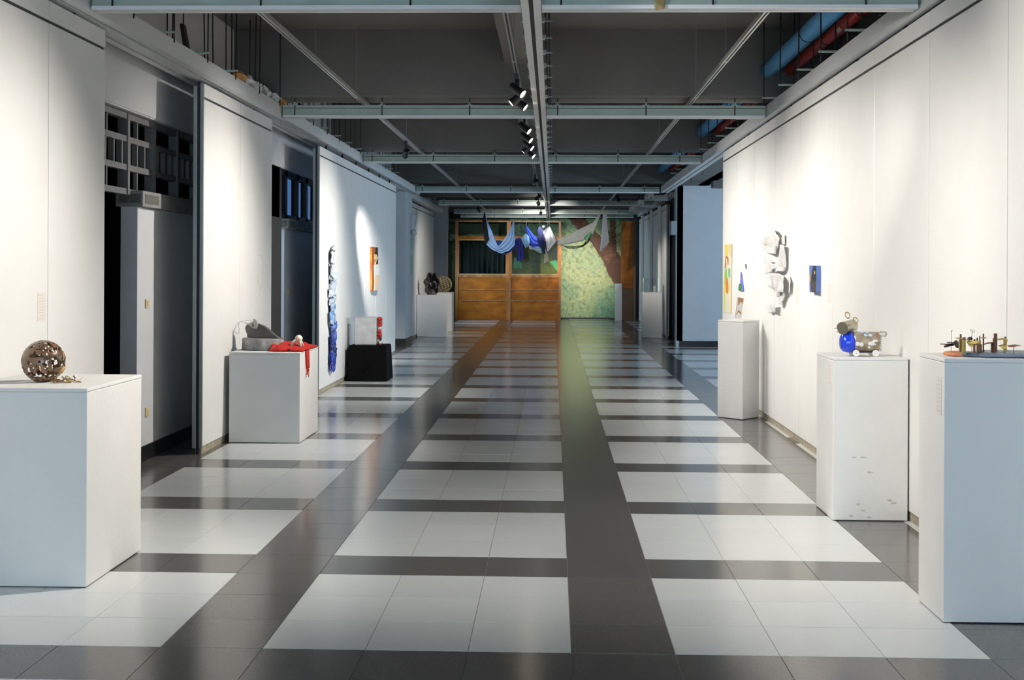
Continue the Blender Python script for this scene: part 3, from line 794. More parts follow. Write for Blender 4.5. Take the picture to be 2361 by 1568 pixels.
# ================================================================== PLINTHS
def plinth(label, x0, x1, y0, y1, z, group='white plinths', scuff=False):
    t = thing('plinth', label, 'plinth', ((x0 + x1) / 2, (y0 + y1) / 2, 0), group)
    bxo('body', (x0, x1, y0, y1, 0.004, z - .018), M_PLINTH, t, bevel=.004)
    bxo('top_board', (x0 - .001, x1 + .001, y0 - .001, y1 + .001, z - .018, z), M_PLINTH, t, bevel=.004)
    return t
plinth('wide white plinth at lower left under the pierced ball', -2.757, -2.14, 5.757, 6.53, .919)
plinth('white plinth under the grey drum sculpture', -2.728, -2.125, 10.6, 11.42, .767)
plinth('far left white plinth under the grey flower', -2.94, -2.325, 27.35, 27.95, .913)
plinth('farthest left white plinth, under the woven globe', -2.75, -2.36, 29.6, 30.2, .927)
plinth('tall white plinth at the right edge under the toy landscape', 1.645, 2.1, 5.369, 5.728, 1.113)
plinth('scuffed white plinth under the tin dog', 1.66, 2.1, 7.535, 8.0, .966)
t = thing('plinth', 'white angled plinth turned corner first, below the yellow painting', 'plinth', (1.875, 12.8, 0), 'white plinths')
pp = [(1.661, 12.778), (1.877, 12.538), (2.082, 12.80), (1.868, 13.04)]
obj('body', MB().prism([(x, y, .004) for x, y in pp], (0, 0, .957)), M_PLINTH, t, bevel=.006)
obj('top_board', MB().prism([(x, y, .961) for x, y in pp], (0, 0, .018)), M_PLINTH, t, bevel=.004)
plinth('far right white plinth under the acrylic case', 1.955, 2.375, 27.57, 28.0, .99)
sp = thing('slim_plinth', 'slim pale blue white plinth before the mural', 'plinth', (1.92, 37, 0))
bxo('body', (1.82, 2.02, 36.9, 37.1, 0, .96), M_PLINTH, sp, bevel=.004)
bxo('cap', (1.825, 2.015, 36.905, 37.095, .96, 1.073), mat('frosted_cap', srgb(215, 225, 235), .3), sp, bevel=.006)

# scuff marks on the tin dog plinth
SC = mat('scuff_grime', srgb(196, 190, 180), .7)
t_ = [o for o in bpy.data.objects if o.get('label', '').startswith('scuffed white plinth')][0]
for k in range(9):
    cx_, cz_ = random.uniform(1.70, 2.06), random.uniform(.02, .13) if k < 6 else random.uniform(.1, .4)
    P = [(cx_ + math.cos(a) * random.uniform(.006, .022), 7.5346, cz_ + math.sin(a) * random.uniform(.002, .009)) for a in [i * PI / 4 for i in range(8)]]
    obj('scuff_mark', MB().prism(P, (0, -.0006, 0)), SC, t_)
t_ = [o for o in bpy.data.objects if 'faint grey scuffs' in o.get('label', '')][0]
for P in ([(596, 590), (601, 586), (606, 600), (607, 630), (605, 655), (599, 672)], [(594, 630), (596, 655), (600, 668)]):
    obj('scuff_mark', MB().tube([atx(a, b, LX) for a, b in P], .0022, n=5), mat('scuff_grey', srgb(205, 200, 196), .7) if 'scuff_grey' not in MATS else MATS['scuff_grey'], t_)
# wall labels
def wall_label(label, x, y0, y1, z0, z1, side, lines=5):
    t = thing('paper_label', label, 'label', (x, (y0 + y1) / 2, z0), 'paper labels')
    xa, xb = (x, x + .002) if side > 0 else (x - .002, x)
    bxo('sheet', (xa, xb, y0, y1, z0, z1), M_PAPER, t)
    xi = (x + .002, x + .0026) if side > 0 else (x - .0026, x - .002)
    h = z1 - z0
    for k in range(lines):
        zc = z1 - h * (.1 + .8 * k / max(1, lines - 1))
        bxo('print_line', (xi[0], xi[1], y0 + (y1 - y0) * .12, y1 - (y1 - y0) * random.choice((.12, .3, .2)), zc - h * .018, zc + h * .018), M_INK, t)
a = atx(86, 675, LX); b = atx(104, 740, LX)
wall_label('faint printed paper label on the nearest left panel', LX, a.y, b.y, b.z, a.z, 1, 9)
a = atx(830, 640, -2.72); b = atx(833, 665, -2.72)
wall_label('small paper label left of the portrait cut-out', -2.72, a.y, b.y + .06, b.z, a.z, 1, 4)
a = atx(1915, 655, 2.11); b = atx(1908, 698, 2.11)
wall_label('small paper label right of the blue picture', 2.11, a.y, a.y + .12, b.z, a.z, -1, 4)
a = atx(1842, 660, 2.11)
wall_label('small paper label beside the white paper relief', 2.11, a.y, a.y + .12, a.z - .14, a.z, -1, 4)
wall_label('paper label on the side of the toy landscape plinth', 1.645, 5.4, 5.47, .87, 1.03, -1, 8)
wall_label('paper label on the side of the tin dog plinth', 1.66, 7.58, 7.66, .80, .92, -1, 5)

# ================================================================== ARTWORKS, LEFT
# pierced ball
c0 = fl(100, 880, .919); R = .1005
ball = thing('pierced_ball', 'brown lacquered ball riddled with holes, on the near left plinth', 'sculpture', (c0.x, c0.y, .919))
cc = Vector((c0.x, c0.y, .919 + R * .985))
bm = bmesh.new(); bmesh.ops.create_icosphere(bm, subdivisions=6, radius=R)
rm = []
for f in bm.faces:
    p = f.calc_center_median() / R
    n = noise.noise(p * 4.2 + Vector((5, 1, 9))) + .45 * noise.noise(p * 9 + Vector((2, 7, 3)))
    th = .185 - .10 * (p.z < .1) - .16 * (p.x > .45) - .05 * (p.y > 0) + .35 * max(0, -p.x) * (p.z > -.1)
    if n > th: rm.append(f)
bmesh.ops.delete(bm, geom=rm, context='FACES')
seen = set(); parts_ = []
for v in bm.verts:                                  # keep only the main shell and larger chips
    if v in seen or not v.link_faces: continue
    st = [v]; comp = []; seen.add(v)
    while st:
        w = st.pop(); comp.append(w)
        for e in w.link_edges:
            u = e.other_vert(w)
            if u not in seen: seen.add(u); st.append(u)
    parts_.append(comp)
parts_.sort(key=len, reverse=True)
bmesh.ops.delete(bm, geom=[v for cmp in parts_[1:] for v in cmp], context='VERTS')
bmesh.ops.delete(bm, geom=[v for v in bm.verts if not v.link_faces], context='VERTS')
bmesh.ops.translate(bm, verts=bm.verts, vec=cc - wloc(ball))
me = bpy.data.meshes.new('shell'); bm.to_mesh(me); bm.free()
M_BROWN = mat('brown_lacquer', srgb(126, 92, 62), .28, nscale=14, col2=srgb(74, 54, 42), coat=.3)
obj('shell', me, M_BROWN, ball, smooth=True, solid=.004)
M_FIB = mat('straw_fibre', srgb(190, 158, 98), .6, nscale=60, namt=.3)
mb = MB()
for k in range(9):
    a = random.uniform(-.5, .9); z = random.uniform(-.75, .2)
    path = [cc + Vector((R * 1.02 * math.cos(a + s * .25) * math.sqrt(max(0.05, 1 - (z + s * .3) ** 2)), R * 1.02 * math.sin(a + s * .25) * math.sqrt(max(.05, 1 - (z + s * .3) ** 2)), R * (z + s * .3))) for s in (0, .3, .6, .9)]
    obj('fibre_strip', MB().tube(path, random.uniform(.003, .006), n=5), M_FIB, ball, smooth=True)
cl_ = thing('fibre_clump', 'small tangled straw coloured fibre clump beside the pierced ball', 'sculpture', (c0.x + .105, c0.y - .03, .919))
b0 = Vector((c0.x + .1, c0.y - .04, .92))
for k in range(14):
    p = b0 + Vector((random.uniform(-.035, .045), random.uniform(-.03, .03), .004))
    path = [p]
    for s in range(5):
        p = p + Vector((random.uniform(-.02, .03), random.uniform(-.015, .015), random.uniform(-.012, .014))); p.z = max(.921, p.z); path.append(p)
    obj('fibre', MB().tube(path, random.uniform(.0012, .004), n=5), M_FIB if k % 3 else M_BROWN, cl_, smooth=True)
p = b0 + Vector((.04, -.01, .006))
obj('fibre', MB().tube([p, p + Vector((.03, 0, 0)), p + Vector((.055, 0, .006)), p + Vector((.075, 0, .02))], .0009, n=5), M_FIB, cl_)

# grey drum sculpture
DY = 10.92
def D(zx, zy, Y=DY): return aty(520 + zx * .1084, 710 + zy * .1084, Y)
M_CLAY = mat('grey_glazed_clay', srgb(150, 147, 142), .3, nscale=9, col2=srgb(78, 84, 90), coat=.35, detail=6)
M_CLAYD = mat('dark_grey_clay', srgb(86, 82, 76), .35, nscale=7, col2=srgb(62, 59, 55), coat=.2)
M_CLAYL = mat('pale_grey_clay', srgb(186, 183, 174), .4, nscale=14, namt=.25)
dr = thing('grey_drum_sculpture', 'grey glazed clay drum carrying a fin shaped slab with a ringed eye', 'sculpture', (D(790, 900).x, DY, .767))
xa, xb = D(355, 750).x, D(1240, 750).x; z1 = .767; z2 = D(800, 640).z
mb = MB(); n = 40; vs = []
for z, k in ((z1 + .001, .97), (z1 + .012, 1.0), (z2 - .012, .995), (z2, .97), (z2 - .008, .88)):
    for i in range(n):
        t_ = 2 * PI * i / n; w = 1 + .03 * noise.noise(Vector((math.cos(t_) * 2, math.sin(t_) * 2, z * 9)))
        vs.append(((xa + xb) / 2 + (xb - xa) / 2 * k * w * math.cos(t_), DY + .15 * k * w * math.sin(t_), z))
fs = [(q * n + i, q * n + (i + 1) % n, (q + 1) * n + (i + 1) % n, (q + 1) * n + i) for q in range(4) for i in range(n)] + [tuple(range(n))[::-1], tuple(range(4 * n, 5 * n))]
obj('drum', mb.add(vs, fs), M_CLAY, dr, smooth=True)
fin = [(455, 625), (452, 560), (430, 505), (412, 445), (420, 385), (470, 345), (540, 315), (640, 318), (700, 340), (790, 378), (870, 425), (950, 490), (1020, 555), (1080, 605), (1140, 640), (1080, 655), (900, 650), (650, 648)]
obj('fin_slab', MB().prism([D(a, b, DY - .03) for a, b in fin], (0, .07, 0)), M_CLAYD, dr, bevel=.008)
rim = [D(a, b, DY + .0) for a, b in fin[7:15]]
obj('fin_rim', MB().tube(rim, .006, n=8), M_CLAYL, dr, smooth=True)
eye = [(372, 302), (470, 330), (540, 300), (585, 285), (580, 235), (615, 235), (650, 265), (683, 335), (676, 400), (655, 442), (595, 440), (545, 415), (470, 352)]
obj('eye_petal', MB().prism([D(a, b, DY - .05) for a, b in eye], (0, .03, 0)), M_CLAYL, dr, bevel=.005)
e0 = D(580, 368, DY - .055); RX = Matrix.Rotation(PI / 2, 3, 'X')
obj('eye_ring', MB().torus(e0, .014, .003, RX, 20, 8, 1, 1.25), M_CLAYL, dr, smooth=True)
obj('eye_ring', MB().torus(e0, .008, .0025, RX, 16, 8, 1, 1.25), M_CLAYD, dr, smooth=True)
obj('pupil', MB().blob(e0, .004, .003, .005, 0, 1, 2), M_CLAYL, dr, smooth=True)
obj('whisker_wire', MB().tube([D(a, b) for a, b in ((375, 303), (310, 295), (265, 320), (215, 400), (197, 460), (205, 520), (240, 545), (275, 540), (288, 480), (282, 400), (285, 310))], .0022, n=6), M_CLAYL, dr, smooth=True)
obj('whisker_wire', MB().tube([D(a, b) for a, b in ((300, 300), (380, 275), (470, 262), (560, 275))], .0014, n=5), M_CLAYL, dr, smooth=True)
# red yarn mat with white creature
M_YARN = mat('red_yarn', srgb(205, 34, 14), .85, nscale=60, col2=srgb(150, 18, 8), bump=.6, bscale=120)
yn = thing('red_yarn_mat', 'bright red yarn mat spilling over the corner of the drum plinth', 'textile', (D(1500, 850).x, 10.95, .767))
def yf(u, v):
    x = -2.40 + .285 * u; y = 10.66 + .68 * v + .02 * noise.noise(Vector((u * 5, v * 5, 0)))
    h_ = .012 + .03 * max(0, noise.noise(Vector((u * 6, v * 7, 2)))) + .05 * math.sin(PI * min(1, v)) * (1 - u * .6) * (u < .85)
    if u > .93: h_ = .012
    return (x + .015 * noise.noise(Vector((v * 9, 3, 0))), y, .767 + h_)
obj('mat', MB().grid(yf, 30, 40), M_YARN, yn, smooth=True, solid=.014)
def yd(u, v):
    x = -2.125 + .007 + .012 * math.sin(u * 8) * v * .3
    y = 10.80 + .14 * (1 - .35 * v) * u + .05 * v
    z = .78 - .17 * v * (1 - .25 * abs(noise.noise(Vector((u * 7, 1, 4)))))
    if v < .1: x -= .03 * (1 - v * 10)
    return (x, y, z)
obj('hanging_tongue', MB().grid(yd, 10, 12), M_YARN, yn, smooth=True, solid=.012)
for k in range(9):
    y = 10.83 + k * .013; l = random.uniform(.04, .11); x = -2.117
    z = .63
    path = [(x, y, z), (x + .004, y + random.uniform(-.01, .01), z - l * .5), (x, y + random.uniform(-.012, .012), z - l), (x, y + .01, z - l * .8), (x + .003, y + .008, z - l * .3)]
    obj('yarn_strand', MB().tube(path, .0016, n=5), M_YARN, yn, smooth=True)
M_WCLAY = mat('white_clay', srgb(236, 228, 208), .5, nscale=10, namt=.1)
wc = thing('white_clay_creature', 'small white clay creature crouching on the red yarn', 'sculpture', (D(1540, 760).x, 10.8, .80))
q0 = D(1560, 660, 10.85)
obj('body', MB().blob(q0 + Vector((0, 0, .005)), .032, .035, .028, .25, 2.5, 3, 1.3), M_WCLAY, wc, smooth=True)
for dx, dz, ln in ((-.03, -.002, -.06), (-.02, -.012, -.045), (.0, -.02, .01), (.02, -.018, .03), (.03, -.012, .045), (-.045, -.01, -.075)):
    a = q0 + Vector((dx * .6, -.015, dz)); b = Vector((q0.x + ln, 10.82 + random.uniform(-.03, .02), .803))
    obj('limb', MB().tube([a, (a + b) / 2 + Vector((0, -.01, .012)), b], .011, n=8, taper=.5), M_WCLAY, wc, smooth=True)

# generic crumpled sheet between two edge lines
def resample(P, n):
    P = [Vector(p) for p in P]; L = [0]
    for a, b in zip(P, P[1:]): L.append(L[-1] + (b - a).length)
    out = []
    for k in range(n + 1):
        s = L[-1] * k / n; i = 0
        while i < len(L) - 2 and L[i + 1] < s: i += 1
        t_ = (s - L[i]) / max(1e-9, L[i + 1] - L[i]); out.append(P[i].lerp(P[i + 1], min(1, t_)))
    return out
def sheet(A, B, nu, nv, nrm, amp, freq, seed=0.0, fold=0.0, folds=3):
    a = resample(A, nu); b = resample(B, nu); nrm = Vector(nrm)
    def fn(u, v):
        i = int(round(u * nu)); p = a[i].lerp(b[i], v)
        k = amp * noise.fractal(p * freq + Vector((seed, seed, seed)), 1.0, 2.0, 3) + fold * math.sin(v * PI * 1.3 * folds + seed + u)
        return p + nrm * k
    return MB().grid(fn, nu, nv)

# long hanging of blue fabric scraps
wh = thing('fabric_scrap_hanging', 'long wall hanging of crumpled scraps fading from clear white to navy blue', 'textile', (-2.7, 15.5, 1.0))
A_ = atx(757, 566, -2.70); B_ = atx(778, 840, -2.70)
ytop = (atx(757, 600, -2.7).y, atx(775, 600, -2.7).y)
cols = [(226, 230, 232), (222, 226, 230), (216, 224, 234), (206, 218, 232), (200, 214, 234), (216, 224, 236), (176, 200, 232), (110, 160, 220), (190, 206, 230), (60, 120, 200), (90, 110, 190), (44, 60, 150), (28, 34, 92), (20, 24, 60), (34, 60, 170)]
zt, zb = A_.z, B_.z
mats_ = [mat('scrap_fabric_%d' % k, srgb(*c), .35, nscale=25, namt=.25, coat=.3) for k, c in enumerate(cols)]
n_s = 46
for k in range(n_s):
    f = k / (n_s - 1)
    z = zt - .07 - (zt - zb - .12) * f
    ym = (ytop[0] + ytop[1]) / 2 + .1 * math.sin(f * 9) * .5 + .1 * f
    wdt = .12 + .20 * min(1, f * 1.6) * random.uniform(.5, 1); hh = random.uniform(.08, .16)
    y_ = ym - .06 + random.uniform(-.1, .1); x_ = -2.705 + random.uniform(0, .02)
    ci = min(len(cols) - 1, max(0, int(f * (len(cols) - 1) + random.uniform(-1.4, 1.4))))
    tl = random.uniform(-.05, .05)
    A = [(x_, y_ - wdt / 2, z + hh / 2 + tl), (x_ + .03, y_, z + hh / 2 + random.uniform(-.03, .03)), (x_, y_ + wdt / 2, z + hh / 2 - tl)]
    B = [(x_, y_ - wdt / 2 * random.uniform(.5, 1), z - hh / 2), (x_ + .02, y_, z - hh / 2 - random.uniform(0, .05)), (x_, y_ + wdt / 2 * random.uniform(.5, 1), z - hh / 2)]
    obj('fabric_scrap', sheet(A, B, 10, 7, (1, 0, 0), .026, 11, seed=k * 1.3), mats_[ci], wh, smooth=True, solid=.002)
for k in range(5):
    y_ = ytop[0] + .1 + k * .08
    obj('hanging_thread', MB().tube([(-2.69, y_, zb + .03), (-2.68, y_ + .01, zb - .02), (-2.69, y_, zb - random.uniform(.04, .09))], .003, n=5), mats_[11], wh)

# portrait cut-out
def C3(zx, zy, X=-2.72): return atx(730 + zx * .2232, 540 + zy * .2232, X)
po = thing('portrait_cutout', 'tall orange and brown painted board with a raised figure in white shirt', 'painting', (-2.7, 18.9, 1.2))
def relief(name, P, x0, th, m, par, **k): return obj(name, MB().prism([C3(a, b, -2.72) + Vector((x0, 0, 0)) for a, b in P], (th, 0, 0)), m, par, fixn=True, **k)
M_PBG = mat('painting_orange', srgb(196, 112, 30), .5, nscale=9, col2=srgb(120, 56, 18), stretch=(1, 3, .5))
pb_ = relief('board', [(549, 130), (612, 136), (612, 578), (553, 585)], .0, .03, M_PBG, po)
relief('dark_backdrop', [(585, 137), (612, 139), (612, 330), (597, 330), (590, 240)], .03, .004, mat('painting_dark', srgb(52, 36, 26), .5, nscale=8, namt=.4), pb_)
relief('hair', [(576, 190), (590, 172), (606, 190), (610, 222), (603, 240), (596, 208), (576, 208)], .034, .006, mat('painting_hair', srgb(26, 18, 16), .5), pb_)
relief('face', [(574, 206), (596, 206), (607, 215), (608, 250), (596, 268), (590, 290), (590, 318), (576, 318), (578, 285), (572, 262), (576, 240)], .034, .005, mat('painting_skin', srgb(228, 190, 150), .55), pb_)
relief('lips', [(576, 262), (583, 260), (583, 270), (577, 270)], .039, .002, mat('painting_lips', srgb(196, 60, 30), .5), pb_)
relief('shirt', [(570, 318), (600, 310), (614, 322), (632, 415), (612, 424), (606, 428), (590, 424), (572, 440)], .034, .008, mat('painting_white', srgb(238, 232, 222), .6), pb_)
relief('arm', [(590, 426), (626, 420), (622, 500), (606, 578), (570, 582), (574, 500), (572, 440)], .034, .006, mat('painting_skin_light', srgb(244, 214, 178), .55), pb_)

# black draped table with plastic block
M_BCLOTH = mat('black_cloth', srgb(13, 13, 13), .95, nscale=30, namt=.2, bump=.2, spec=.15)
bt = thing('black_draped_table', 'low table covered to the floor by a black cloth', 'table', (-2.41, 16.75, 0))
bx0, bx1, by0, by1, bz = -2.665, -2.175, 16.5, 17.0, .465
corn = [(bx0, by0), (bx1, by0), (bx1, by1), (bx0, by1)]
def drape(u, v):
    s = u * 4; i = int(s) % 4; f = s - int(s); a = corn[i]; b = corn[(i + 1) % 4]
    x = a[0] + (b[0] - a[0]) * f; y = a[1] + (b[1] - a[1]) * f
    cx_, cy_ = (bx0 + bx1) / 2, (by0 + by1) / 2
    out = .03 * v * (.2 + .5 * abs(math.cos(f * PI)) ** 3) + .010 * v * math.sin(u * 38 + 1.2) + .01 * v * noise.noise(Vector((u * 30, v * 3, 1)))
    d = Vector((x - cx_, y - cy_, 0)).normalized()
    z = bz - (bz - .004) * v
    if v < .04: out -= .006
    return (x + d.x * out, y + d.y * out, z)
obj('cloth_skirt', MB().grid(drape, 96, 14), M_BCLOTH, bt, smooth=True, solid=.003)
obj('cloth_top', MB().grid(lambda u, v: (bx0 + (bx1 - bx0) * u, by0 + (by1 - by0) * v, bz + .004 * noise.noise(Vector((u * 6, v * 6, 0))) - .01 * (max(abs(u - .5), abs(v - .5)) > .49)), 24, 24), M_BCLOTH, bt, smooth=True, solid=.003)
obj('cloth_fold', MB().prism([(bx1 - .36, by0 - .05, .01), (bx1 + .0, by0 - .012, .455), (bx1 + .012, by0 - .03, .30), (bx1 + .02, by0 - .05, .01)], (0, .006, 0)), M_BCLOTH, bt, bevel=.002)
for dx in (.05, .44):
    for dy in (.05, .45): bxo('leg', (bx0 + dx - .02, bx0 + dx + .02, by0 + dy - .02, by0 + dy + .02, .0, .44), M_BLACK, bt)
# block of crumpled plastic and its red tin column
pk0 = aty(817, 797, 16.62); pk1 = aty(868, 732, 16.62)
M_PLAS = mat('crumpled_clear_plastic', srgb(244, 243, 240), .15, nscale=9, namt=.16, bump=.45, bscale=11, spec=.8)
kb = thing('plastic_block', 'whitish cube of crumpled clear plastic on the black table', 'sculpture', ((pk0.x + pk1.x) / 2, 16.75, .468))
obj('block', MB().box(pk0.x, pk1.x, 16.62, 16.9, .468, pk1.z), M_PLAS, kb, bevel=.01)
bxo('cover_sheet', (pk0.x - .003, pk1.x + .003, 16.617, 16.903, pk1.z - .004, pk1.z + .003), mat('pinkish_film', srgb(230, 215, 210), .2), kb, bevel=.002)
M_RED = mat('red_print', srgb(198, 34, 26), .3); M_WHI = mat('white_print', srgb(232, 230, 226), .35); M_DKB = mat('dark_print', srgb(60, 30, 24), .4)
rc = thing('red_packet_column', 'column of red and white packets beside the plastic cube', 'sculpture', (pk1.x + .035, 16.75, .468))
zc = .468; hcol = pk1.z - .468
for k in range(9):
    h_ = hcol / 9
    obj('packet', MB().blob((pk1.x + .035 + random.uniform(-.006, .008), 16.68 + random.uniform(-.01, .01), zc + h_ * (k + .5)), .033, .06, h_ * .62, .35, 2.2, 2, k * 2.1), (M_RED, M_WHI, M_RED, M_DKB if k < 3 else M_RED)[k % 4], rc, smooth=True)
for k in range(3):
    obj('packet', MB().blob((pk1.x + .05, 16.64, .50 + k * .05), .022, .03, .025, .4, 2, 2, k * 5.7), (M_WHI, M_DKB, M_RED)[k], rc, smooth=True)

# far left flower and woven globe
fl_ = thing('grey_flower_sculpture', 'dark grey ruffled flower shaped sculpture on the far left plinth', 'sculpture', (-2.6, 27.6, .913))
M_FLOW = mat('graphite_cloth', srgb(66, 62, 58), .6, nscale=12, namt=.3)
ce = aty(994, 655, 27.6); r1 = 26 / F * 27.6
def petal(u, v):
    a = 2 * PI * u; r = r1 * (0.12 + .9 * v) * (1 + .10 * math.sin(a * 7) * v)
    dep = -.16 * (1 - v ** 1.6) + .045 * math.sin(a * 9) * v
    x = ce.x - .02 + r * .62 * math.cos(a) + .04 * v
    return (x, ce.y - dep - .05 + .06 * math.cos(a), ce.z + r * 1.0 * math.sin(a))
obj('ruffled_cup', MB().grid(petal, 80, 12), M_FLOW, fl_, smooth=True, solid=.012)
for k in range(5):
    a = -1.1 + k * .5
    path = [ce + Vector((.06 + .05 * math.cos(a + s), -.02 * s, -.02 + .09 * math.sin(a + s) - .02 * s)) for s in (0, .5, 1.0, 1.5, 2.0)]
    obj('curled_stamen', MB().tube(path, .02, n=8, taper=.6), M_FLOW, fl_, smooth=True)
obj('flower_foot', MB().lathe([(.0, 0), (.1, .0), (.11, .02), (.07, .06), (.05, .12), (0, .12)], (ce.x + .02, ce.y, .913), 20), M_FLOW, fl_, smooth=True)
gl_ = thing('woven_globe', 'pale wicker lattice globe on the farthest left plinth', 'sculpture', (-2.55, 29.8, .927))
ge = aty(1023, 652, 29.85); gr = 18.5 / F * 29.85
ge.z = .927 + gr
M_WICK = mat('pale_wicker', srgb(188, 168, 128), .6, nscale=20, namt=.2)
for k in range(7):
    obj('meridian_hoop', MB().torus(ge, gr, .0085, Matrix.Rotation(k * PI / 7, 3, 'Z') @ Matrix.Rotation(PI / 2 - .25, 3, 'X'), 36, 6), M_WICK, gl_, smooth=True)
for k in range(-3, 4):
    h_ = gr * k / 4; r = math.sqrt(gr * gr - h_ * h_)
    nrm = Matrix.Rotation(-.35, 3, 'Y')
    obj('parallel_hoop', MB().torus(ge + nrm @ Vector((0, 0, h_)), r, .008, nrm, 36, 6), M_WICK, gl_, smooth=True)
obj('inner_shell', MB().blob(ge + Vector((.02, 0, -.05)), gr * .6, gr * .6, gr * .5, .3, 2, 3, 4), mat('wicker_core', srgb(140, 118, 80), .7), gl_, smooth=True)

# ================================================================== HANGING CLOTHS, FAR END
HY = 33.0
def HP(zx, zy, Y=HY): return aty(1080 + zx * .15248, 480 + zy * .15248, Y)
def cloth(name, label, A, B, col, Y=HY, amp=.05, fold=.03, folds=4, alpha=None, nu=36, nv=14, seed=0.0, group='hanging cloths'):
    m = mat('cloth_' + name, srgb(*col), .75, nscale=6, namt=.10, sheen=.2, alpha=alpha)
    o = obj(name, sheet([HP(*p, Y) for p in A], [HP(*p, Y) for p in B], nu, nv, (0, 1, 0), amp, 2.2, seed, fold, folds), m, None, smooth=True, solid=.004)
    return tag(o, label, 'cloth', group)
cloth('black_cloth_strip', 'black cloth hanging at the far left of the suspended textiles', [(238, 60), (200, 240), (225, 400), (248, 515)], [(245, 60), (275, 230), (320, 470), (300, 515)], (16, 18, 28), 33.1, seed=1, fold=.01)
cloth('pale_blue_cloth', 'pale blue sheet draped in a deep swag', [(243, 60), (300, 230), (350, 330), (450, 580), (520, 500), (600, 390), (650, 280), (680, 175)],
      [(250, 65), (320, 480), (268, 545), (350, 622), (490, 686), (610, 645), (702, 560), (690, 180)], (150, 190, 236), 33.0, seed=2, fold=.04, folds=5)
cloth('royal_blue_cloth', 'royal blue cloth swag behind the pale blue sheet', [(430, 480), (510, 495), (580, 560), (640, 550), (720, 465), (775, 440)], [(450, 585), (500, 684), (560, 702), (640, 660), (712, 595), (800, 500)], (16, 40, 150), 33.2, seed=3)
cloth('royal_blue_tail', 'royal blue tail hanging straight down left of centre', [(742, 470), (735, 640), (730, 800)], [(800, 455), (838, 640), (848, 780)], (14, 36, 140), 33.05, seed=4, fold=.03)
cloth('sky_blue_cloth', 'light blue cloth corner pinned left of the mid blue cloth', [(868, 385), (800, 460), (830, 540), (862, 606)], [(875, 390), (915, 430), (925, 500), (918, 570)], (128, 176, 214), 33.0, seed=5)
cloth('mid_blue_cloth', 'shiny mid blue cloth draped at centre', [(878, 262), (930, 330), (1000, 420), (1060, 450), (1085, 440)], [(865, 300), (905, 440), (960, 590), (1020, 600), (1085, 585)], (30, 66, 170), 33.1, seed=6, fold=.04)
cloth('patterned_blue_cloth', 'blue and white patterned cloth under the mid blue cloth', [(920, 560), (980, 600), (1060, 580), (1100, 600)], [(925, 600), (985, 625), (1060, 670), (1110, 685)], (170, 200, 222), 33.02, seed=7)
cloth('navy_cloth', 'navy blue cloth hanging in a narrow fold at centre', [(1062, 288), (1045, 340), (1065, 500), (1125, 690)], [(1088, 278), (1122, 330), (1155, 470), (1162, 695)], (18, 34, 96), 32.85, seed=8, fold=.03)
cloth('white_cloth', 'bright white kite shaped cloth right of centre', [(1222, 282), (1150, 420), (1175, 520), (1195, 655)], [(1228, 282), (1290, 390), (1345, 492), (1205, 655)], (232, 234, 242), 32.9, seed=9, fold=.03)
cloth('grey_striped_cloth', 'grey lilac cloth behind the white kite cloth', [(1160, 320), (1135, 400), (1150, 470)], [(1215, 285), (1200, 380), (1190, 480)], (120, 118, 140), 33.05, seed=10)
cloth('sheer_white_cloth', 'long sheer white cloth sweeping up to the right', [(1335, 475), (1500, 420), (1700, 310), (1890, 215), (1985, 70)], [(1372, 562), (1560, 532), (1750, 490), (1880, 410), (1998, 90)], (236, 238, 234), 33.0, alpha=.8, seed=11, fold=.03, folds=7, nu=60)
cloth('grey_hanging_tail', 'pale grey cloth tail hanging down before the trunk', [(2035, 70), (2015, 380), (1990, 655)], [(2085, 70), (2112, 400), (2105, 548)], (222, 224, 234), 33.0, seed=12, fold=.02)
cloth('beige_cloth_tail', 'small beige cloth tail below the navy cloth', [(1160, 620), (1150, 740), (1145, 832)], [(1170, 620), (1200, 700), (1214, 805)], (208, 198, 180), 32.95, seed=13)
cloth('white_cloth_scrap', 'small cream cloth scrap under the light blue corner', [(915, 560), (918, 610)], [(962, 590), (962, 635)], (214, 208, 196), 33.0, seed=14)
nt_ = thing('lace_net', 'dark lace netting sagging beneath the sheer white cloth', 'net', HP(1700, 560))
M_NET = mat('dark_lace', srgb(40, 58, 44), .7)
for k in range(5):
    P = [HP(1390 + 20 * k, 566 + 3 * k), HP(1500, 575 + 9 * k), HP(1620, 590 + 9 * k - 14), HP(1730, 560 + 6 * k), HP(1820, 470 + 12 * k), HP(1870 - 4 * k, 390)]
    obj('lace_strand', MB().tube([p + Vector((0, -.03 - .01 * k, 0)) for p in P], .006, n=5), M_NET, nt_, smooth=True)
for k in range(9):
    c = HP(1745 + 15 * (k % 5) + 6 * k, 545 - 18 * k, 32.95)
    obj('lace_ring', MB().torus(c, .035, .005, Matrix.Rotation(PI / 2, 3, 'X'), 14, 5), M_NET, nt_)
M_GRN = mat('green_foil', srgb(90, 210, 120), .25)
for k in range(3):
    obj('foil_leaf', MB().blob(HP(1800 + 20 * k, 445 - 25 * k, 32.93), .03, .008, .06, .3, 2, 2, k), M_GRN, nt_, smooth=True)
# suspension lines of the cloths
for k, (zx, zy, lab, yy) in enumerate((q + (HY,) if len(q) == 3 else q for q in ((243, 60, 'above the black cloth'), (680, 175, 'above the pale blue swag'), (878, 262, 'above the mid blue cloth'), (1075, 280, 'above the navy cloth'), (1225, 282, 'above the white kite cloth'), (1200, 300, 'above the grey lilac cloth', 33.05), (765, 446, 'above the royal blue cloth', 33.2), (1990, 70, 'above the sheer cloth'), (2060, 70, 'above the grey tail')))):
    p = HP(zx, zy + 6, yy)
    o = obj('nylon_line', MB().cyl(p, (p.x, p.y, 3.93), .0018, n=5), M_WIRE)
    tag(o, 'thin nylon line ' + lab, 'line', 'nylon lines of the hanging cloths')

